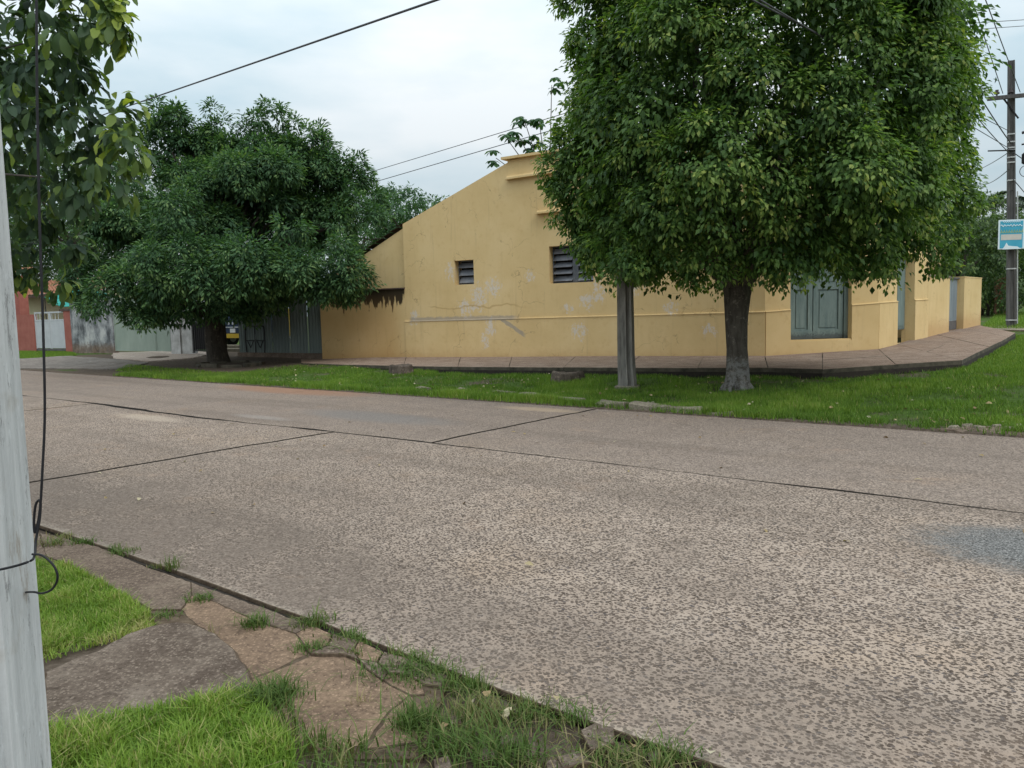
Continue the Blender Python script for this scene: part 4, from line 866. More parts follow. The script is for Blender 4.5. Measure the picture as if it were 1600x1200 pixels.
# --- umbrella-leaved tree over the gable
r = np.random.default_rng(70); c0 = at(830, 300, 31.5); z0 = .5
ct = empty('umbrella_leaf_tree', (c0[0], c0[1], z0), 0, 'thin tree with umbrella shaped lobed leaves peeping over the gable', 'tree'); pc = np.array(ct.location)
b = MB(); fork = at(850, 300, 31.5) - pc; b.tube([(0, 0, -.2), fork * .5, fork], [.12, .09, .07], 8)
V_, D_, N_, L_, W_, T_ = [], [], [], [], [], []
for (px_, py_) in [(775, 247), (793, 218), (812, 215), (826, 235), (820, 190), (842, 185), (862, 133), (843, 222), (835, 245)]:
    e = at(px_, py_, 31.5 + r.uniform(-.5, .6)) - pc; b.tube(catmull([fork, fork * .6 + e * .4 + np.array([.1, 0, -.1]), e], 4), np.linspace(.035, .014, 9), 6)
    for j in range(3):
        o_ = e + r.normal(0, .14, 3); m_ = 8; a = np.arange(m_) / m_ * 2 * math.pi + r.uniform(0, 1)
        for an in a:
            V_.append(o_); D_.append([math.cos(an), math.sin(an), -.45 + r.normal(0, .2)]); N_.append([.2 * math.cos(an), .2 * math.sin(an), 1]); L_.append(r.uniform(.26, .42)); W_.append(.17); T_.append(r.uniform(.1, .6))
link('crown', leaf_mesh('leaves', np.array(V_), np.array(D_), np.array(N_), np.array(L_), np.array(W_), np.array(T_), 1, .1), M['dark_leaf'], ct); b.build('trunk', M['grey_bark'], ct, smooth=True)

# --- palm by the utility pole
def palm(px_, py_, Y, R_, seed, label):
    r = np.random.default_rng(seed); c = at(px_, py_, Y); z0 = float(zg(c[0], c[1])); o = empty('palm_tree', (c[0], c[1], z0), 0, label, 'palm tree', 'palms behind the utility pole'); h = c[2] - z0
    MB().tube([(0, 0, -.3), (.1, 0, h * .5), (0, 0, h)], [.25, .18, .15], 9).build('trunk', M['grey_bark'], o, smooth=True)
    for k in range(20):
        a = k * 2.399; el = r.uniform(-.2, 1.2); d = np.array([math.cos(a) * math.cos(el), math.sin(a) * math.cos(el), math.sin(el)])
        pts = [np.array([0, 0, h]) + d * R_ * (j / 14) - np.array([0, 0, 1]) * R_ * .55 * (j / 14) ** 2 for j in range(15)]
        b = MB().tube(pts, np.linspace(.05, .02, 15), 5)
        for j in range(2, 15):
            tg = unit(pts[j] - pts[j - 1]); sd_ = unit(np.cross(tg, [0, 0, 1]))
            for sg in (-1, 1):
                e_ = unit(tg * .5 + sd_ * sg + np.array([0, 0, -.5])) * R_ * .28 * (1.15 - j / 16); w_ = tg * .05
                b.add([pts[j] - w_, pts[j] + w_, pts[j] + e_ * .6 + w_ * .9, pts[j] + e_, pts[j] + e_ * .6 - w_ * .9], [(0, 1, 2, 3, 4)])
        b.build('frond', M['palm'], o)
palm(1553, 318, 62, 2.3, 81, 'grey palm with arching fronds left of the utility pole'); palm(1603, 322, 66, 2.4, 82, 'palm half out of frame right of the utility pole')

# ------------------------------------------------------------------ poles and wires
# near pole (tapered grooved concrete) at the left edge
Yp = 2.12; q0 = at(81, 1200, Yp); q1 = at(2, 200, Yp); dirp = (q1 - q0) / (q1[2] - q0[2])
np_ = empty('grooved_pole', (q0[0] - .13, Yp + .1, 0), 0, 'pale grey grooved pole standing at the left edge of the picture', 'pole')
b = MB(); prof = [(-.26, 0), (-.205, 0), (-.19, .025), (-.07, .025), (-.055, 0), (-.012, 0), (0, .012), (0, .17), (-.26, .17)]
vs = []; hs = np.linspace(0, 7.0, 15)
for h in hs:
    q = q0 + dirp * (h - q0[2]); s = 1 - .035 * h
    for (x, y) in prof: vs.append((q[0] + x * s - np_.location.x, q[1] + y - .17 - np_.location.y, h - .02 * (h == 0)))
m_ = len(prof); fs = [(i * m_ + k, i * m_ + (k + 1) % m_, (i + 1) * m_ + (k + 1) % m_, (i + 1) * m_ + k) for i in range(len(hs) - 1) for k in range(m_)] + [tuple(range(m_))[::-1], tuple(range((len(hs) - 1) * m_, len(hs) * m_))]
b.add(vs, fs).build('shaft', M['nearpole'], np_)
def cable(name, pts, rad, label, cat, mat, grp=None, n=8, k=6):
    pts = [np.asarray(p, float) for p in pts]; o0 = pts[0]; ob = MB().tube([p - o0 for p in catmull(pts, k)], rad, n).build(name, mat, None, True, o0); return tag(ob, label, cat, grp)
Yc = 2.0
cable('hanging_cable', [at(51, -420, Yc), at(55, -150, Yc), at(57, 0, Yc), at(58, 150, Yc), at(62, 350, Yc), at(67, 500, Yc), at(70, 640, Yc), at(66, 740, Yc), at(62, 800, Yc), at(55, 832, Yc), at(53, 815, Yc), at(56, 788, Yc), at(63, 783, Yc), at(62, 810, Yc), at(56, 845, Yc - .01), at(54, 868, Yc - .03), at(44, 878, Yc - .075), at(0, 890, Yc - .075), at(-60, 899, Yc - .075)], .0031, 'black cable hanging down beside the grey pole and looped low', 'cable', M['black'])
cable('tie_wire', [at(50, 866, Yc - .03), at(66, 868, Yc - .03), at(84, 884, Yc - .03), at(90, 903, Yc - .03), at(82, 920, Yc - .02), at(66, 927, Yc), at(52, 925, Yc + .02), at(30, 926, Yc + .12)], .0028, 'thin black wire end curling from the tie on the grey pole', 'cable', M['black'])
# weathered post before the house
pM = gp(980, 605); mpst = empty('weathered_post', pM, FROT * .6, 'weathered grey concrete post with a dark groove beside the ficus', 'post')
b = MB(); prof = [(-.14, -.13), (.03, -.13), (.045, -.08), (.085, -.08), (.10, -.13), (.14, -.13), (.14, .13), (-.14, .13)]
vs = []; hs = [-.2, .1, .6, 1.2, 2.0, 3.5, 5.5]
for i, h in enumerate(hs):
    s = 1.06 - .05 * max(h, 0) + (.06 if h < .2 else 0)
    for (x, y) in prof: vs.append((x * s + .008 * math.sin(i * 2.1) - .012 * h, y * s, h))
m_ = len(prof); fs = [(i * m_ + k, i * m_ + (k + 1) % m_, (i + 1) * m_ + (k + 1) % m_, (i + 1) * m_ + k) for i in range(len(hs) - 1) for k in range(m_)] + [tuple(range(m_))[::-1], tuple(range((len(hs) - 1) * m_, len(hs) * m_))]
b.add(vs, fs).build('shaft', M['midpole'], mpst); MB().prism([(-.22, -.2), (.05, -.24), (.25, -.18), (.22, .15), (-.2, .18)], .04, -.15, .02).build('collar', M['stone'], mpst)
# utility pole with cross arm
pU = gp(1580, 512); Yu = pU[1]; topz = at(1580, 95, Yu)[2] - pU[2]
up = empty('utility_pole', pU, R(-20), 'tall dark concrete utility pole with cross arm on the right', 'utility pole')
lean = (at(1580, 95, Yu) - pU)[:2] / topz; cr, sr_ = math.cos(R(20)), math.sin(R(20)); lean = np.array([lean[0] * cr - lean[1] * sr_, lean[0] * sr_ + lean[1] * cr])
b = MB(); prof = [(-.145, -.13), (-.075, -.13), (-.065, -.09), (.065, -.09), (.075, -.13), (.145, -.13), (.145, .13), (-.145, .13)]; vs = []; hs = np.linspace(-.3, topz, 12)
for h in hs:
    s = 1 - .034 * max(h, 0)
    for (x, y) in prof: vs.append((x * s + lean[0] * h, y * s + lean[1] * h, h))
m_ = len(prof); fs = [(i * m_ + k, i * m_ + (k + 1) % m_, (i + 1) * m_ + (k + 1) % m_, (i + 1) * m_ + k) for i in range(len(hs) - 1) for k in range(m_)] + [tuple(range(m_))[::-1], tuple(range((len(hs) - 1) * m_, len(hs) * m_))]
b.add(vs, fs).build('shaft', M['utilpole'], up)
def zU(py): return at(1580, py, Yu)[2] - pU[2]
zc_ = zU(153)
MB().box(-.78 + lean[0] * zc_, .95 + lean[0] * zc_, -.25 + lean[1] * zc_, -.14 + lean[1] * zc_, zc_ - .06, zc_ + .07).build('cross_arm', M['utilpole'], up)
MB().tube([(-.5, -.2, zc_ - .03), (-.02, -.17, zc_ - .75)], .03, 6).build('brace', M['iron'], up)
for x_ in (-.72, -.3, .35, .85): MB().tube([(x_, -.2, zc_ + .07), (x_, -.2, zc_ + .15), (x_, -.2, zc_ + .16), (x_, -.2, zc_ + .22), (x_, -.2, zc_ + .23), (x_, -.2, zc_ + .3)], [.03, .03, .09, .09, .05, .06], 9).build('insulator', M['porcelain'], up)
for py_ in (210, 222, 231, 235, 246, 254, 282, 420, 500):
    z_ = zU(py_); s = 1 - .034 * z_; MB().box(-.155 * s + lean[0] * z_, .155 * s + lean[0] * z_, -.14 * s + lean[1] * z_, .14 * s + lean[1] * z_, z_ - .022, z_ + .022).build('steel_band', M['band'], up)
for py_, l_, rr in ((210, .35, .05), (228, .6, .03), (236, -.95, .025)): z_ = zU(py_); MB().tube([(.1 * np.sign(l_), -.19, z_), (l_, -.19, z_ + .05)], rr, 6).build('bracket', M['iron'], up)
z_ = zU(250); MB().tube([(.24, -.2, z_ - .2), (.24, -.2, z_ - .15), (.24, -.2, z_ + .15), (.24, -.2, z_ + .2)], [.08, .13, .13, .08], 10).build('junction_box', M['black'], up)
MB().tube(catmull([(.26 + .2 * math.cos(a), -.22, z_ - .45 + .2 * math.sin(a)) for a in np.linspace(0, 6, 10)], 3), .012, 5).build('cable_coil', M['black'], up)
MB().tube([(.165, -.1, .15), (.15 + lean[0] * 4, -.1 + lean[1] * 4, zU(300))], .022, 6).build('conduit', M['band'], up)
# sign board hung on the pole
sA = at(1580.5, 366, Yu - .25); sg = empty('sign_board', sA, R(-10), 'small sky blue sign with white border hung on the utility pole', 'sign')
ws, hs_ = .43, .52
MB().box(-ws, ws, 0, .03, -hs_, hs_).build('board', M['sign_white'], sg); MB().box(-ws + .05, ws - .06, -.006, 0, -hs_ + .03, hs_ - .05).build('print_field', M['sign_blue'], sg)
MB().box(-ws + .08, ws - .1, -.010, -.0065, -.2, .0).build('print_band', M['sign_beige'], sg)
b = MB()
for k in range(9): x_ = -.36 + k * .085; b.tube([(x_, -.009, .05), (x_ + .03, -.009, .16), (x_ + .05, -.009, .06)], .012, 4)
b.build('yellow_lettering', M['sign_yellow'], sg)
b = MB()
b.tube(catmull([(-.36 + .02 * k, -.009, .31 + .025 * math.sin(k * 1.25) * (1 + .5 * math.sin(k * .4))) for k in range(36)], 3), .012, 4); b.tube(catmull([(-.30 + .02 * k, -.009, .44 + .02 * math.sin(k * 1.9)) for k in range(30)], 3), .008, 4)
b.build('white_script', M['sign_white'], sg)
MB().add([(x, y_, z) for y_ in (-.012, -.0065) for x, z in ((-.3, -.53), (.32, -.53), (.2, -.44), (.02, -.42), (-.1, -.4), (-.16, -.29), (-.22, -.42))], [(0, 1, 2, 3, 4, 5, 6), (13, 12, 11, 10, 9, 8, 7)] + [(i, (i + 1) % 7, 7 + (i + 1) % 7, 7 + i) for i in range(7)]).build('white_emblem', M['sign_white'], sg)
# wires
def wire(a, b_, rad, label, sag=.0, ext0=0.0, ext1=0.0, grp='overhead wires', n=24):
    a = np.asarray(a, float); b_ = np.asarray(b_, float); d = b_ - a; a = a - d * ext0; b_ = b_ + d * ext1; t = np.linspace(0, 1, n); P = a[None] + (b_ - a)[None] * t[:, None]; P[:, 2] -= sag * 4 * t * (1 - t)
    ob = MB().tube([p - P[0] for p in P], rad, 6).build('power_line', M['wire'], None, True, P[0]); return tag(ob, label, 'wire', grp)
wire(at(200, 166, 22), at(688, -2, 10.5), .017, 'thick overhead cable crossing the sky above the dark shade tree', 0, .35, .9)
wire(at(575, 270, 46), at(830, 193, 36), .016, 'upper of two thin wires over the annex roof', .0, .5, 1.2)
wire(at(590, 283, 46), at(850, 207, 36), .018, 'lower of two thin wires over the annex roof', .0, .5, 1.2)
wire(at(1577, 205, Yu), at(1160, -8, 9.5), .012, 'upper low cable running in front of the ficus crown', .0, 0, .5)
wire(at(1577, 232, Yu), at(1174, -8, 9.5), .012, 'lower low cable running in front of the ficus crown', .0, 0, .5)
A1 = lambda px_, py_: at(px_, py_, Yu - .2)
wire(A1(1552, 149), at(1418, -20, 22), .014, 'conductor from the left tip of the cross arm', 0, 0, .8); wire(A1(1567, 146), at(1519, 0, 20), .013, 'conductor from the inner left insulator of the cross arm', 0, 0, .8); wire(A1(1594, 144), at(1540, 0, 20), .013, 'conductor from the inner right insulator of the cross arm', 0, 0, .8)
wire(A1(1578, 222), at(1500, 80, 24), .02, 'thick bundled cable leaving the pole below the cross arm', .3, 0, 1.0); wire(A1(1578, 240), at(1520, 165, 26), .016, 'thin bundled cable leaving the pole below the thick one', .2, 0, 1.2)
wire(A1(1576, 238), at(1530, 262, 45), .016, 'service wire falling left of the pole towards the yard', .1, 0, .5); wire(A1(1577, 264), at(1540, 283, 45), .016, 'lower service wire falling left of the pole', .2, 0, .5); wire(A1(1582, 296), at(1545, 312, 40), .016, 'slack grey wire hooked low on the pole', .5, 0, .4)
wire(A1(1583, 238), at(1600, 250, 30), .018, 'short service wire leaving the pole to the right', .0, 0, 4); wire(A1(1583, 280), at(1600, 300, 30), .016, 'lower service wire leaving the pole to the right', .0, 0, 4)
wire(at(1520, 36, 28), at(1583, 32, 30), .012, 'short level wire at the top right of the sky', .0, 2, 2); wire(at(1510, 47, 28), at(1565, 43, 30), .012, 'lower level wire at the top right of the sky', .0, 2, 2)

# old brick pillar and pickets beyond the gate
c0 = gp(1566, 492); bp = empty('brick_pillar', c0, R(-25), 'old red brick pillar beside the utility pole', 'pillar')
hB = at(1566, 433, c0[1])[2] - c0[2]; nrow = 15; rb = random.Random(3); hb = hB / nrow
MB().box(-.33, .33, -.31, .31, -.2, hB - .03).build('core', M['gutter_dark'], bp)
bm_cache = {}
for i in range(nrow):
    xs = [(-.36, -.125), (-.115, .12), (.13, .36)] if i % 2 else [(-.36, -.24), (-.23, .005), (.015, .25), (.26, .36)]
    for (a, c) in xs: MB().box(a, c, -.35 - rb.uniform(0, .015), .35, i * hb + .006, (i + 1) * hb - .006).build('brick', M['brick'], bp)
pf = empty('picket_fence', gp(1590, 478), R(20), 'grey wooden picket fence right of the utility pole', 'fence')
for k in range(12): MB().box(k * .26, k * .26 + .14, 0, .03, -.1, 1.15 + .05 * math.sin(k * 3)).build('picket', M['midpole'], pf)
MB().box(-.05, 3.1, .03, .06, .3, .38).box(-.05, 3.1, .03, .06, .8, .88).build('rail', M['midpole'], pf)
patch('dirt_patch', [(1462, 676), (1520, 667), (1600, 668), (1660, 672), (1660, 694), (1560, 688)], M['gutter_dark'], .02, th=.04)
for i, (x_, y_) in enumerate([(1490, 671), (1512, 668), (1530, 671), (1556, 669), (1578, 673), (1540, 678)]):
    q = gp(x_, y_); r_ = random.Random(i); g = lambda k: r_.uniform(.4, .75) * k
    tag(MB().prism([(g(.12) * math.cos(k * 1.05), g(.09) * math.sin(k * 1.05)) for k in range(6)], [.03 + r_.uniform(0, .03) for k in range(6)], -.05, .015).build('rubble_stone', M['stone'], None, False, q), ['leftmost rubble stone on the dirt at the verge end', 'second rubble stone from the left on the dirt at the verge end', 'third rubble stone from the left at the verge end', 'fifth rubble stone from the left at the verge end', 'rightmost rubble stone on the dirt at the verge end', 'nearest rubble stone, lying closest to the road at the verge end'][i], 'stone', 'rubble at the verge end')
patch('far_path', [(1518, 518), (1560, 517), (1660, 521), (1660, 514), (1560, 511), (1518, 513)], M['stone'], .05, th=.2)

# ------------------------------------------------------------------ verge: kerb stones, stumps
kerb = MB()
P0 = np.array([-40, 11.12]); 
kb = MB().box(-60, -1.6, 11.13, 11.2, -.1, .015).build('kerb', M['gutter_dark']); kb.rotation_euler = (0, 0, RROT); tag(kb, kind='structure')
for i, (x0, x1, py_, hh, dd) in enumerate([(647, 662, 607, .13, .22), (686, 708, 610, .10, .2), (710, 730, 609, .13, .22), (731, 748, 611, .1, .2), (768, 800, 613, .12, .25), (812, 842, 617, .13, .22), (858, 905, 625, .14, .2), (932, 975, 632, .17, .22), (977, 1040, 637, .18, .2), (1043, 1085, 642, .15, .2), (1090, 1130, 647, .10, .2), (560, 580, 603, .06, .2), (425, 440, 597, .05, .2), (1005, 1020, 628, .08, .1)]):
    (a0, c0), (a1, c1) = ac(x0, py_, .05), ac(x1, py_ + (x1 - x0) * .07, .05); cc = max(11.2, (c0 + c1) / 2); r_ = random.Random(i + 40); g = lambda s: r_.uniform(-s, s)
    hh *= .6; MB().prism([(a0 + g(.06), cc + g(.03)), ((a0 + a1) / 2, cc - .02 + g(.02)), (a1 + g(.03), cc + g(.02)), (a1 + g(.05), cc + dd), ((a0 + a1) / 2, cc + dd + g(.04)), (a0 + g(.05), cc + dd + g(.03))], [hh + g(.025) for _ in range(6)], -.08, .022).build('kerb_stone', M['stone'], kb)
for i, (px_, py_, R_, H_, lab) in enumerate([(626, 585, .30, .24, 'grey cut tree stump in the grass below the small window'), (886, 596, .36, .20, 'low split tree stump in the grass below the large window')]):
    p = gp(px_, py_); o = empty('tree_stump', p, 0, lab, 'stump', 'stumps in the verge'); r_ = random.Random(i); nS = 22; b = MB(); vs = []
    for (h, s, tp) in ((-.1, 1.15, 0), (.04, 1.0, 0), (H_ * .8, .92, 0), (H_, .86, 1), (H_ * .9, .45, 1)):
        for k in range(nS): a = k / nS * 2 * math.pi; q = R_ * s * (1 + .10 * math.sin(3 * a + i) + .05 * math.sin(7 * a)) * r_.uniform(.94, 1.05); vs.append((q * math.cos(a), q * .8 * math.sin(a), h + (.02 * math.sin(2 * a + i * 2) + r_.uniform(-.012, .012) if tp else 0)))
    fs = [(j * nS + k, j * nS + (k + 1) % nS, (j + 1) * nS + (k + 1) % nS, (j + 1) * nS + k) for j in range(4) for k in range(nS)] + [tuple(range(4 * nS, 5 * nS))]
    b.add(vs, fs).build('wood', M['stump'], o, smooth=True)

# ------------------------------------------------------------------ near gutter slabs and path slab
gut = MB().prism([tuple(atz(x, y)[:2]) for x, y in [(-80, 800), (58, 832), (300, 912), (500, 985), (640, 1030), (700, 1060), (660, 1180), (420, 1180), (380, 1080), (230, 960), (60, 880), (-80, 850)]], -.014, -.12).build('gutter', M['soil']); tag(gut, kind='structure')
def slab(pxs, mat, z, th=.05, seed=0, par=gut, jit=.006, bev=.004, name='gutter_slab', tilt=0):
    r_ = random.Random(seed); P = [atz(x, y, z)[:2] for x, y in pxs]; ring = []; cn = sum(P) / len(P); P = [p + (cn - p) / np.linalg.norm(cn - p) * .0025 for p in P]
    for i in range(len(P)):
        a, c = P[i], P[(i + 1) % len(P)]; k = max(1, int(np.linalg.norm(c - a) / .05))
        for j in range(k): t = j / k; p = a + (c - a) * t; q = (jit if j else jit * .3); ring.append((p[0] + r_.uniform(-q, q), p[1] + r_.uniform(-q, q)))
    cx = np.mean([p[0] for p in ring]); return MB().prism(ring, [z + tilt * (p[0] - cx) for p in ring], z - th, bev).build(name, mat, par, side=M['soil'])
slab([(-80, 806), (62, 832), (72, 868), (-80, 850)], M['gutter_dark'], -.006, seed=1)
slab([(62, 832), (150, 853), (228, 885), (298, 909), (300, 930), (283, 952), (238, 952), (110, 884), (72, 868)], M['gutter_dark'], -.004, seed=2)
slab([(298, 909), (400, 945), (486, 977), (462, 990), (400, 970), (340, 942), (300, 930)], M['gutter_dark'], -.006, seed=3)
slab([(300, 930), (340, 942), (400, 970), (462, 990), (482, 1022), (440, 1042), (392, 1060), (372, 1032), (340, 1000), (300, 970), (283, 952)], M['gutter_orange'], -.010, seed=4)
slab([(392, 1062), (440, 1044), (484, 1024), (540, 1022), (572, 1044), (612, 1072), (640, 1086), (610, 1110), (572, 1165), (480, 1175), (430, 1110)], M['gutter_orange'], -.010, seed=5)
slab([(640, 1086), (664, 1104), (652, 1160), (572, 1170), (610, 1110)], M['gutter_orange'], -.007, seed=6)
for i, q in enumerate([[(486, 977), (520, 990), (512, 1008), (484, 1020), (462, 990)], [(520, 990), (560, 1000), (552, 1016), (512, 1008)], [(512, 1008), (552, 1016), (560, 1030), (540, 1022), (484, 1020)], [(560, 1000), (600, 1018), (590, 1034), (560, 1030), (552, 1016)], [(560, 1030), (590, 1034), (606, 1050), (598, 1062), (572, 1044)], [(600, 1018), (640, 1029), (632, 1052), (606, 1050), (590, 1034)], [(606, 1050), (632, 1052), (660, 1068), (664, 1084), (640, 1086), (612, 1072), (598, 1062)], [(640, 1029), (700, 1055), (690, 1072), (660, 1068), (632, 1052)], [(906, 1140), (930, 1128), (960, 1136), (962, 1160), (924, 1172)], [(810, 1165), (836, 1158), (840, 1180), (816, 1186)], [(850, 1190), (890, 1176), (905, 1192), (860, 1215)], [(868, 1182), (905, 1172), (925, 1190), (880, 1200)], [(778, 1150), (800, 1146), (806, 1160), (782, 1166)], [(742, 1170), (770, 1164), (776, 1184), (748, 1190)], [(700, 1120), (716, 1116), (722, 1128), (704, 1132)], [(1010, 1176), (1030, 1170), (1040, 1184), (1014, 1190)], [(676, 1186), (700, 1180), (708, 1200), (680, 1206)]]):
    slab(q, M['path'] if i > 7 else M['gutter_orange'] if i % 3 == 0 else M['gutter_dark'], -.004 + .006 * (i % 3), .05, 20 + i, jit=.005, name='broken_piece')
pth = slab([(60, 1160), (66, 1050), (110, 1030), (150, 1016), (195, 990), (238, 976), (280, 970), (312, 976), (340, 988), (366, 1010), (390, 1042), (400, 1070), (394, 1086), (320, 1105), (200, 1135), (110, 1165)], M['path'], .035, .12, 9, None, .006, .016, 'path_slab'); tag(pth, kind='structure')

# ------------------------------------------------------------------ grass, weeds, litter (stuff)
def inpoly(px_, py_, poly):
    poly = np.asarray(poly); x, y = px_, py_; ins = np.zeros(len(x), bool); j = len(poly) - 1
    for i in range(len(poly)):
        xi, yi = poly[i]; xj, yj = poly[j]; c = ((yi > y) != (yj > y)) & (x < (xj - xi) * (y - yi) / (yj - yi + 1e-12) + xi); ins ^= c; j = i
    return ins
def vnoise(x, y, s, seed):
    r = np.random.default_rng(seed); T = r.random((64, 64)); fx = x / s; fy = y / s; ix = np.floor(fx).astype(int); iy = np.floor(fy).astype(int); tx = fx - ix; ty = fy - iy; tx = tx * tx * (3 - 2 * tx); ty = ty * ty * (3 - 2 * ty)
    g = lambda a, c: T[(ix + a) % 64, (iy + c) % 64]
    return (g(0, 0) * (1 - tx) + g(1, 0) * tx) * (1 - ty) + (g(0, 1) * (1 - tx) + g(1, 1) * tx) * ty
def blades(x, y, z, h, wd, tint, r, lean=.5, seg=1):
    n = len(x); a = r.uniform(0, 2 * math.pi, n); s = np.stack([np.cos(a), np.sin(a), 0 * a], 1); l_ = np.stack([-np.sin(a), np.cos(a), 0 * a], 1) * (r.normal(0, lean, n) * h)[:, None]; P = np.stack([x, y, z], 1); up_ = np.array([0, 0, 1.0]); w2 = (wd / 2)[:, None]; hh = h[:, None]
    if seg == 1: V = np.stack([P - s * w2, P + s * w2, P + l_ + up_ * hh], 1); k = 3; T0 = np.array([[0, 1, 2]])
    else: V = np.stack([P - s * w2, P + s * w2, P + l_ * .4 + up_ * hh * .6 - s * w2 * .8, P + l_ * .4 + up_ * hh * .6 + s * w2 * .8, P + l_ * 1.25 + up_ * hh * .92], 1); k = 5; T0 = np.array([[0, 1, 3], [0, 3, 2], [2, 3, 4]])
    return V.reshape(-1, 3), (np.arange(n)[:, None, None] * k + T0[None]).reshape(-1, 3), np.repeat(np.clip(tint, 0, 1), k)
def add_stuff(name, packs, mat):
    Vs, Ts, Cs, o = [], [], [], 0
    for (V, T, c) in packs: Vs.append(V); Ts.append(T + o); Cs.append(c); o += len(V)
    return tag(link(name, tris_mesh(name, np.concatenate(Vs), np.concatenate(Ts), np.concatenate(Cs)), mat), kind='stuff', cat='grass')
r = np.random.default_rng(90)
sw_poly = [tuple(p[:2]) for p in I_] + [tuple(p[:2]) for p in Q_[::-1]]
# far verge
N = 900000
a = r.uniform(-24, 3.5, N) ; c = 11.05 + 24 * r.random(N) ** 1.6; x = a * RA[0] + c * RC[0]; y = a * RA[1] + c * RC[1]; u, v = UV(np.stack([x, y], 1))
ins = (~inpoly(x, y, sw_poly)) & (np.where(u < 2.2, v < -.9 - 0 * u, (x - W(*Bl, 0)[0]) * EX[0] * 0 + 1 > 0)) & (np.abs(x) < .66 * y + 1.5)
# right of the side pavement only
side_n = (np.stack([x, y], 1) - Q_[11][:2]) @ np.array([EX[0] * .97 + EY[0] * -.25, EX[1] * .97 + EY[1] * -.25])
ins &= (v < -.9) | (side_n > 0)
ndz = vnoise(x, y, 1.1, 1); nd2 = vnoise(x, y, .35, 2)
bare = np.clip(1 - ((x + 9.8) / 4.6) ** 2 - ((y - 25.8) / 3.6) ** 2, 0, 1) + np.clip(1 - ((x + 15) / 5.0) ** 2 - ((y - 30.5) / 4.5) ** 2, 0, 1)
rdist = c - 11.08
bare = bare * sstep(rdist, .7, 1.6)
dens = np.clip(.42 + .75 * ndz, 0, 1) * np.clip(1 - 2.5 * bare, 0, 1) * np.where(rdist < .10 + .12 * (nd2 - .4), .15, 1) * np.where(nd2 * .6 + ndz * .4 < .36, .18, 1)
dr = np.clip(1 - ((x - pT[0]) / 1.0) ** 2 - ((y - pT[1]) / .9) ** 2, 0, 1); dens *= 1 - .85 * dr
ins &= r.random(N) < dens
x, y, ndz, nd2, rdist, u = x[ins], y[ins], ndz[ins], nd2[ins], rdist[ins], u[ins]; n = len(x)
h = (.028 + .04 * ndz + .03 * r.random(n)) * (1 + .4 * nd2) * (1 + .9 * np.exp(-((rdist - .15) / .15) ** 2) * nd2); tint = .40 + .5 * (ndz - .5) + .35 * (nd2 - .5) + r.normal(0, .13, n); tint = np.where(r.random(n) < .02, 1, tint)
pk = [blades(x, y, zg(x, y) - .005, h, .009 + .006 * r.random(n), tint, r, .55)]
# grass at far left and beyond the gate pier on the right
for (poly, num, hh) in (([(25, 549), (112, 548), (120, 556), (25, 562)], 14000, .08), (None, 40000, .14), ([(1510, 575), (1540, 552), (1588, 524), (1690, 524), (1690, 610)], 32000, .06), ([(180, 580), (200, 571), (300, 578), (420, 588), (420, 596)], 9000, .07)):
    Pw = np.array([gp(*q)[:2] for q in poly]) if poly else np.array([W(3.9, 14.2, 0)[:2], W(9.5, 11.5, 0)[:2], W(16, 24, 0)[:2], W(4, 30, 0)[:2]]); x = r.uniform(Pw[:, 0].min(), Pw[:, 0].max(), num * 3); y = r.uniform(Pw[:, 1].min(), Pw[:, 1].max(), num * 3); k = inpoly(x, y, Pw); x, y = x[k][:num], y[k][:num]; n = len(x)
    pk.append(blades(x, y, zg(x, y), hh * r.uniform(.6, 1.3, n), .018 + 0 * x, .5 + r.normal(0, .18, n), r, .5))
add_stuff('verge_grass', pk, M['grass'])
# near lawn patches
def near_patch(poly, dens, h0, tb, r, wd=.0045, lean=.55):
    Pw = np.array([atz(*q)[:2] for q in poly]); x0, x1, y0, y1 = Pw[:, 0].min(), Pw[:, 0].max(), Pw[:, 1].min(), Pw[:, 1].max(); N = int((x1 - x0) * (y1 - y0) * dens); x = r.uniform(x0, x1, N); y = r.uniform(y0, y1, N); k = inpoly(x, y, Pw)
    nn = vnoise(x, y, .16, 4); k &= r.random(N) < .35 + .9 * nn; x, y, nn = x[k], y[k], nn[k]; n = len(x)
    return blades(x, y, zg(x, y) + .012, h0 * r.uniform(.5, 1.35, n) * (.7 + .6 * nn), wd * r.uniform(.7, 1.4, n), tb + .3 * (nn - .5) + r.normal(0, .13, n) + np.where(r.random(n) < .05, .6, 0), r, lean, 2)
pk = [near_patch([(30, 868), (112, 884), (170, 915), (215, 945), (236, 962), (205, 975), (130, 1000), (60, 1030), (-90, 1050), (-90, 855)], 30000, .05, .68, r),
      near_patch([(60, 1000), (140, 985), (215, 965), (245, 965), (235, 985), (150, 1010), (60, 1046), (40, 1046)], 12000, .04, .85, r, .004, .9),
      near_patch([(60, 1158), (110, 1158), (200, 1130), (300, 1108), (390, 1088), (420, 1130), (460, 1180), (470, 1300), (-100, 1300), (-60, 1158)], 30000, .068, .66, r, .0055),
      near_patch([(300, 1108), (390, 1076), (402, 1090), (330, 1112)], 14000, .06, .8, r, .005, .8)]
add_stuff('near_grass', pk, M['grass'])
pk = [near_patch([(385, 1090), (440, 1085), (478, 1150), (560, 1160), (640, 1162), (650, 1230), (460, 1300), (440, 1160)], 3000, .085, .36, r, .006, .7),
      near_patch([(600, 1040), (650, 1046), (700, 1060), (770, 1068), (900, 1126), (1020, 1166), (1135, 1198), (1160, 1240), (640, 1260), (640, 1165), (668, 1106), (640, 1085)], 900, .055, .48, r, .005, 1.0),
      near_patch([(660, 1090), (760, 1090), (880, 1130), (1000, 1180), (1000, 1240), (640, 1260), (640, 1165)], 800, .05, .78, r, .005, 1.2)]
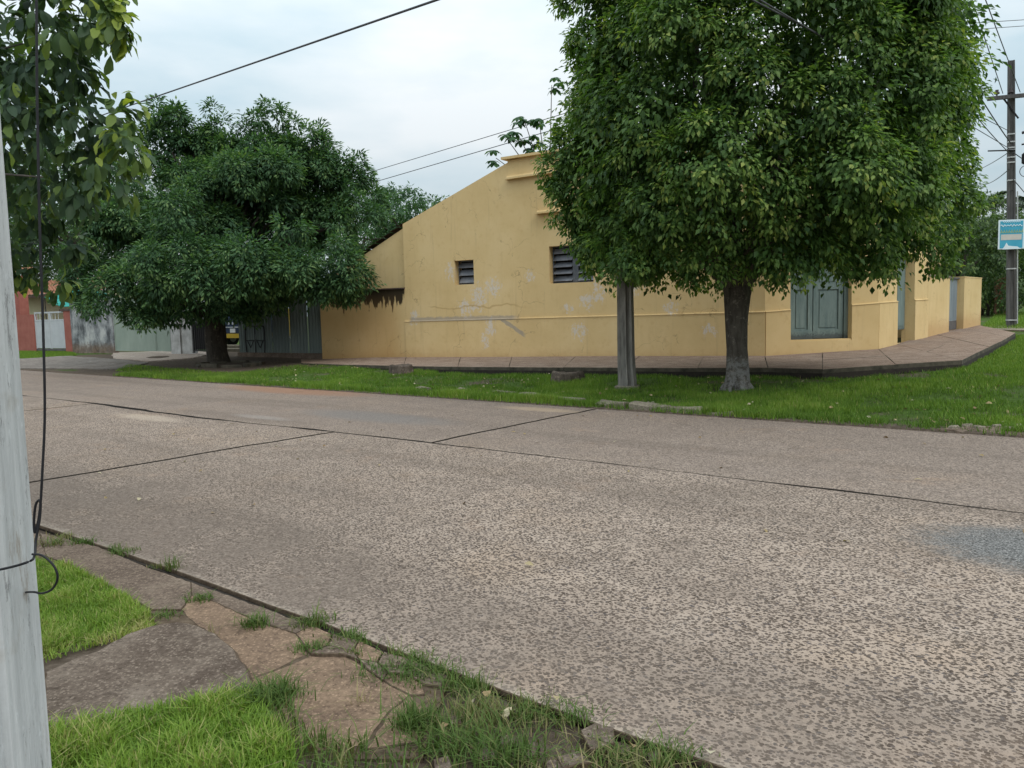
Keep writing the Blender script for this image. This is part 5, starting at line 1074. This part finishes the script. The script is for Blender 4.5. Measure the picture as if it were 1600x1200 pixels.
def tuft(px_, py_, rad, n, h0, tb):
    p = atz(px_, py_); x = p[0] + r.normal(0, rad, n); y = p[1] + r.normal(0, rad * .7, n); return blades(x, y, -.02 + 0 * x, h0 * r.uniform(.5, 1.3, n), .005 * r.uniform(.7, 1.4, n), tb + r.normal(0, .15, n), r, .9, 2)
for (px_, py_, rad, n, h0, tb) in [(84, 850, .06, 120, .07, .45), (100, 838, .07, 90, .05, .6), (132, 847, .045, 160, .05, .25), (192, 862, .05, 170, .045, .35), (180, 858, .03, 50, .06, .3), (270, 887, .03, 60, .10, .4), (246, 884, .03, 30, .06, .5), (312, 935, .045, 150, .045, .3), (255, 960, .05, 90, .04, .3), (398, 975, .04, 170, .07, .3), (332, 992, .02, 14, .10, .9), (480, 975, .05, 140, .055, .35), (500, 968, .04, 60, .08, .4), (494, 1012, .05, 170, .05, .28), (540, 992, .05, 130, .045, .3), (558, 1000, .04, 90, .05, .35), (552, 1022, .025, 40, .06, .45), (625, 1046, .10, 420, .05, .22), (650, 1050, .07, 200, .055, .25), (690, 1056, .06, 120, .06, .4), (615, 1022, .03, 60, .06, .45), (650, 1028, .04, 80, .05, .4), (560, 1094, .018, 14, .07, 1), (650, 1130, .06, 260, .10, .25), (700, 1160, .08, 260, .08, .3), (730, 1070, .06, 160, .07, .3), (790, 1180, .09, 300, .09, .25), (755, 1120, .1, 300, .08, .55), (840, 1110, .08, 200, .06, .35), (900, 1120, .05, 120, .05, .3), (960, 1180, .07, 160, .05, .35), (1060, 1178, .06, 150, .05, .35), (1000, 1195, .1, 200, .06, .5), (415, 1095, .06, 300, .09, .2), (440, 1080, .05, 150, .08, .25)]:
    pk.append(tuft(px_, py_, rad, n, h0, tb))
add_stuff('gutter_weeds', pk, M['weed'])
# fallen leaves
n = 250; a = r.uniform(-20, 2.5, n); c = 11.3 + 4 * r.random(n) ** 1.2; x = a * RA[0] + c * RC[0]; y = a * RA[1] + c * RC[1]
n3 = 60; xr, yr = r.uniform(-6, 7, n3), r.uniform(5, 13, n3); kk = (xr * RC[0] + yr * RC[1] < 11) & (xr * RC[0] + yr * RC[1] > 2.7); xr, yr = xr[kk], yr[kk]
x2, y2 = [], []
for (px_, py_) in [(800, 1115), (1110, 1190), (745, 1100), (990, 1180), (870, 1105), (760, 1090), (690, 1150)]: q = atz(px_, py_); x2.append(q[0]); y2.append(q[1])
X_ = np.concatenate([x, xr, x2]); Y_ = np.concatenate([y, yr, y2]); Z_ = np.concatenate([zg(x, y) + .045, 0 * xr + .012, 0 * np.array(x2) + .03]); nn_ = len(X_); an = r.uniform(0, 6.28, nn_)
lf = leaf_mesh('fallen_leaves', np.stack([X_, Y_, Z_], 1), np.stack([np.cos(an), np.sin(an), r.normal(0, .2, nn_)], 1), np.stack([r.normal(0, .4, nn_), r.normal(0, .4, nn_), 1 + 0 * an], 1), np.concatenate([r.uniform(.04, .09, n), r.uniform(.04, .08, len(xr)), r.uniform(.05, .07, len(x2))]), np.concatenate([r.uniform(.03, .06, n), r.uniform(.02, .04, len(xr)), r.uniform(.03, .04, len(x2))]), r.random(nn_), 1, .2)
tag(link('fallen_leaves', lf, M['litter']), kind='stuff')
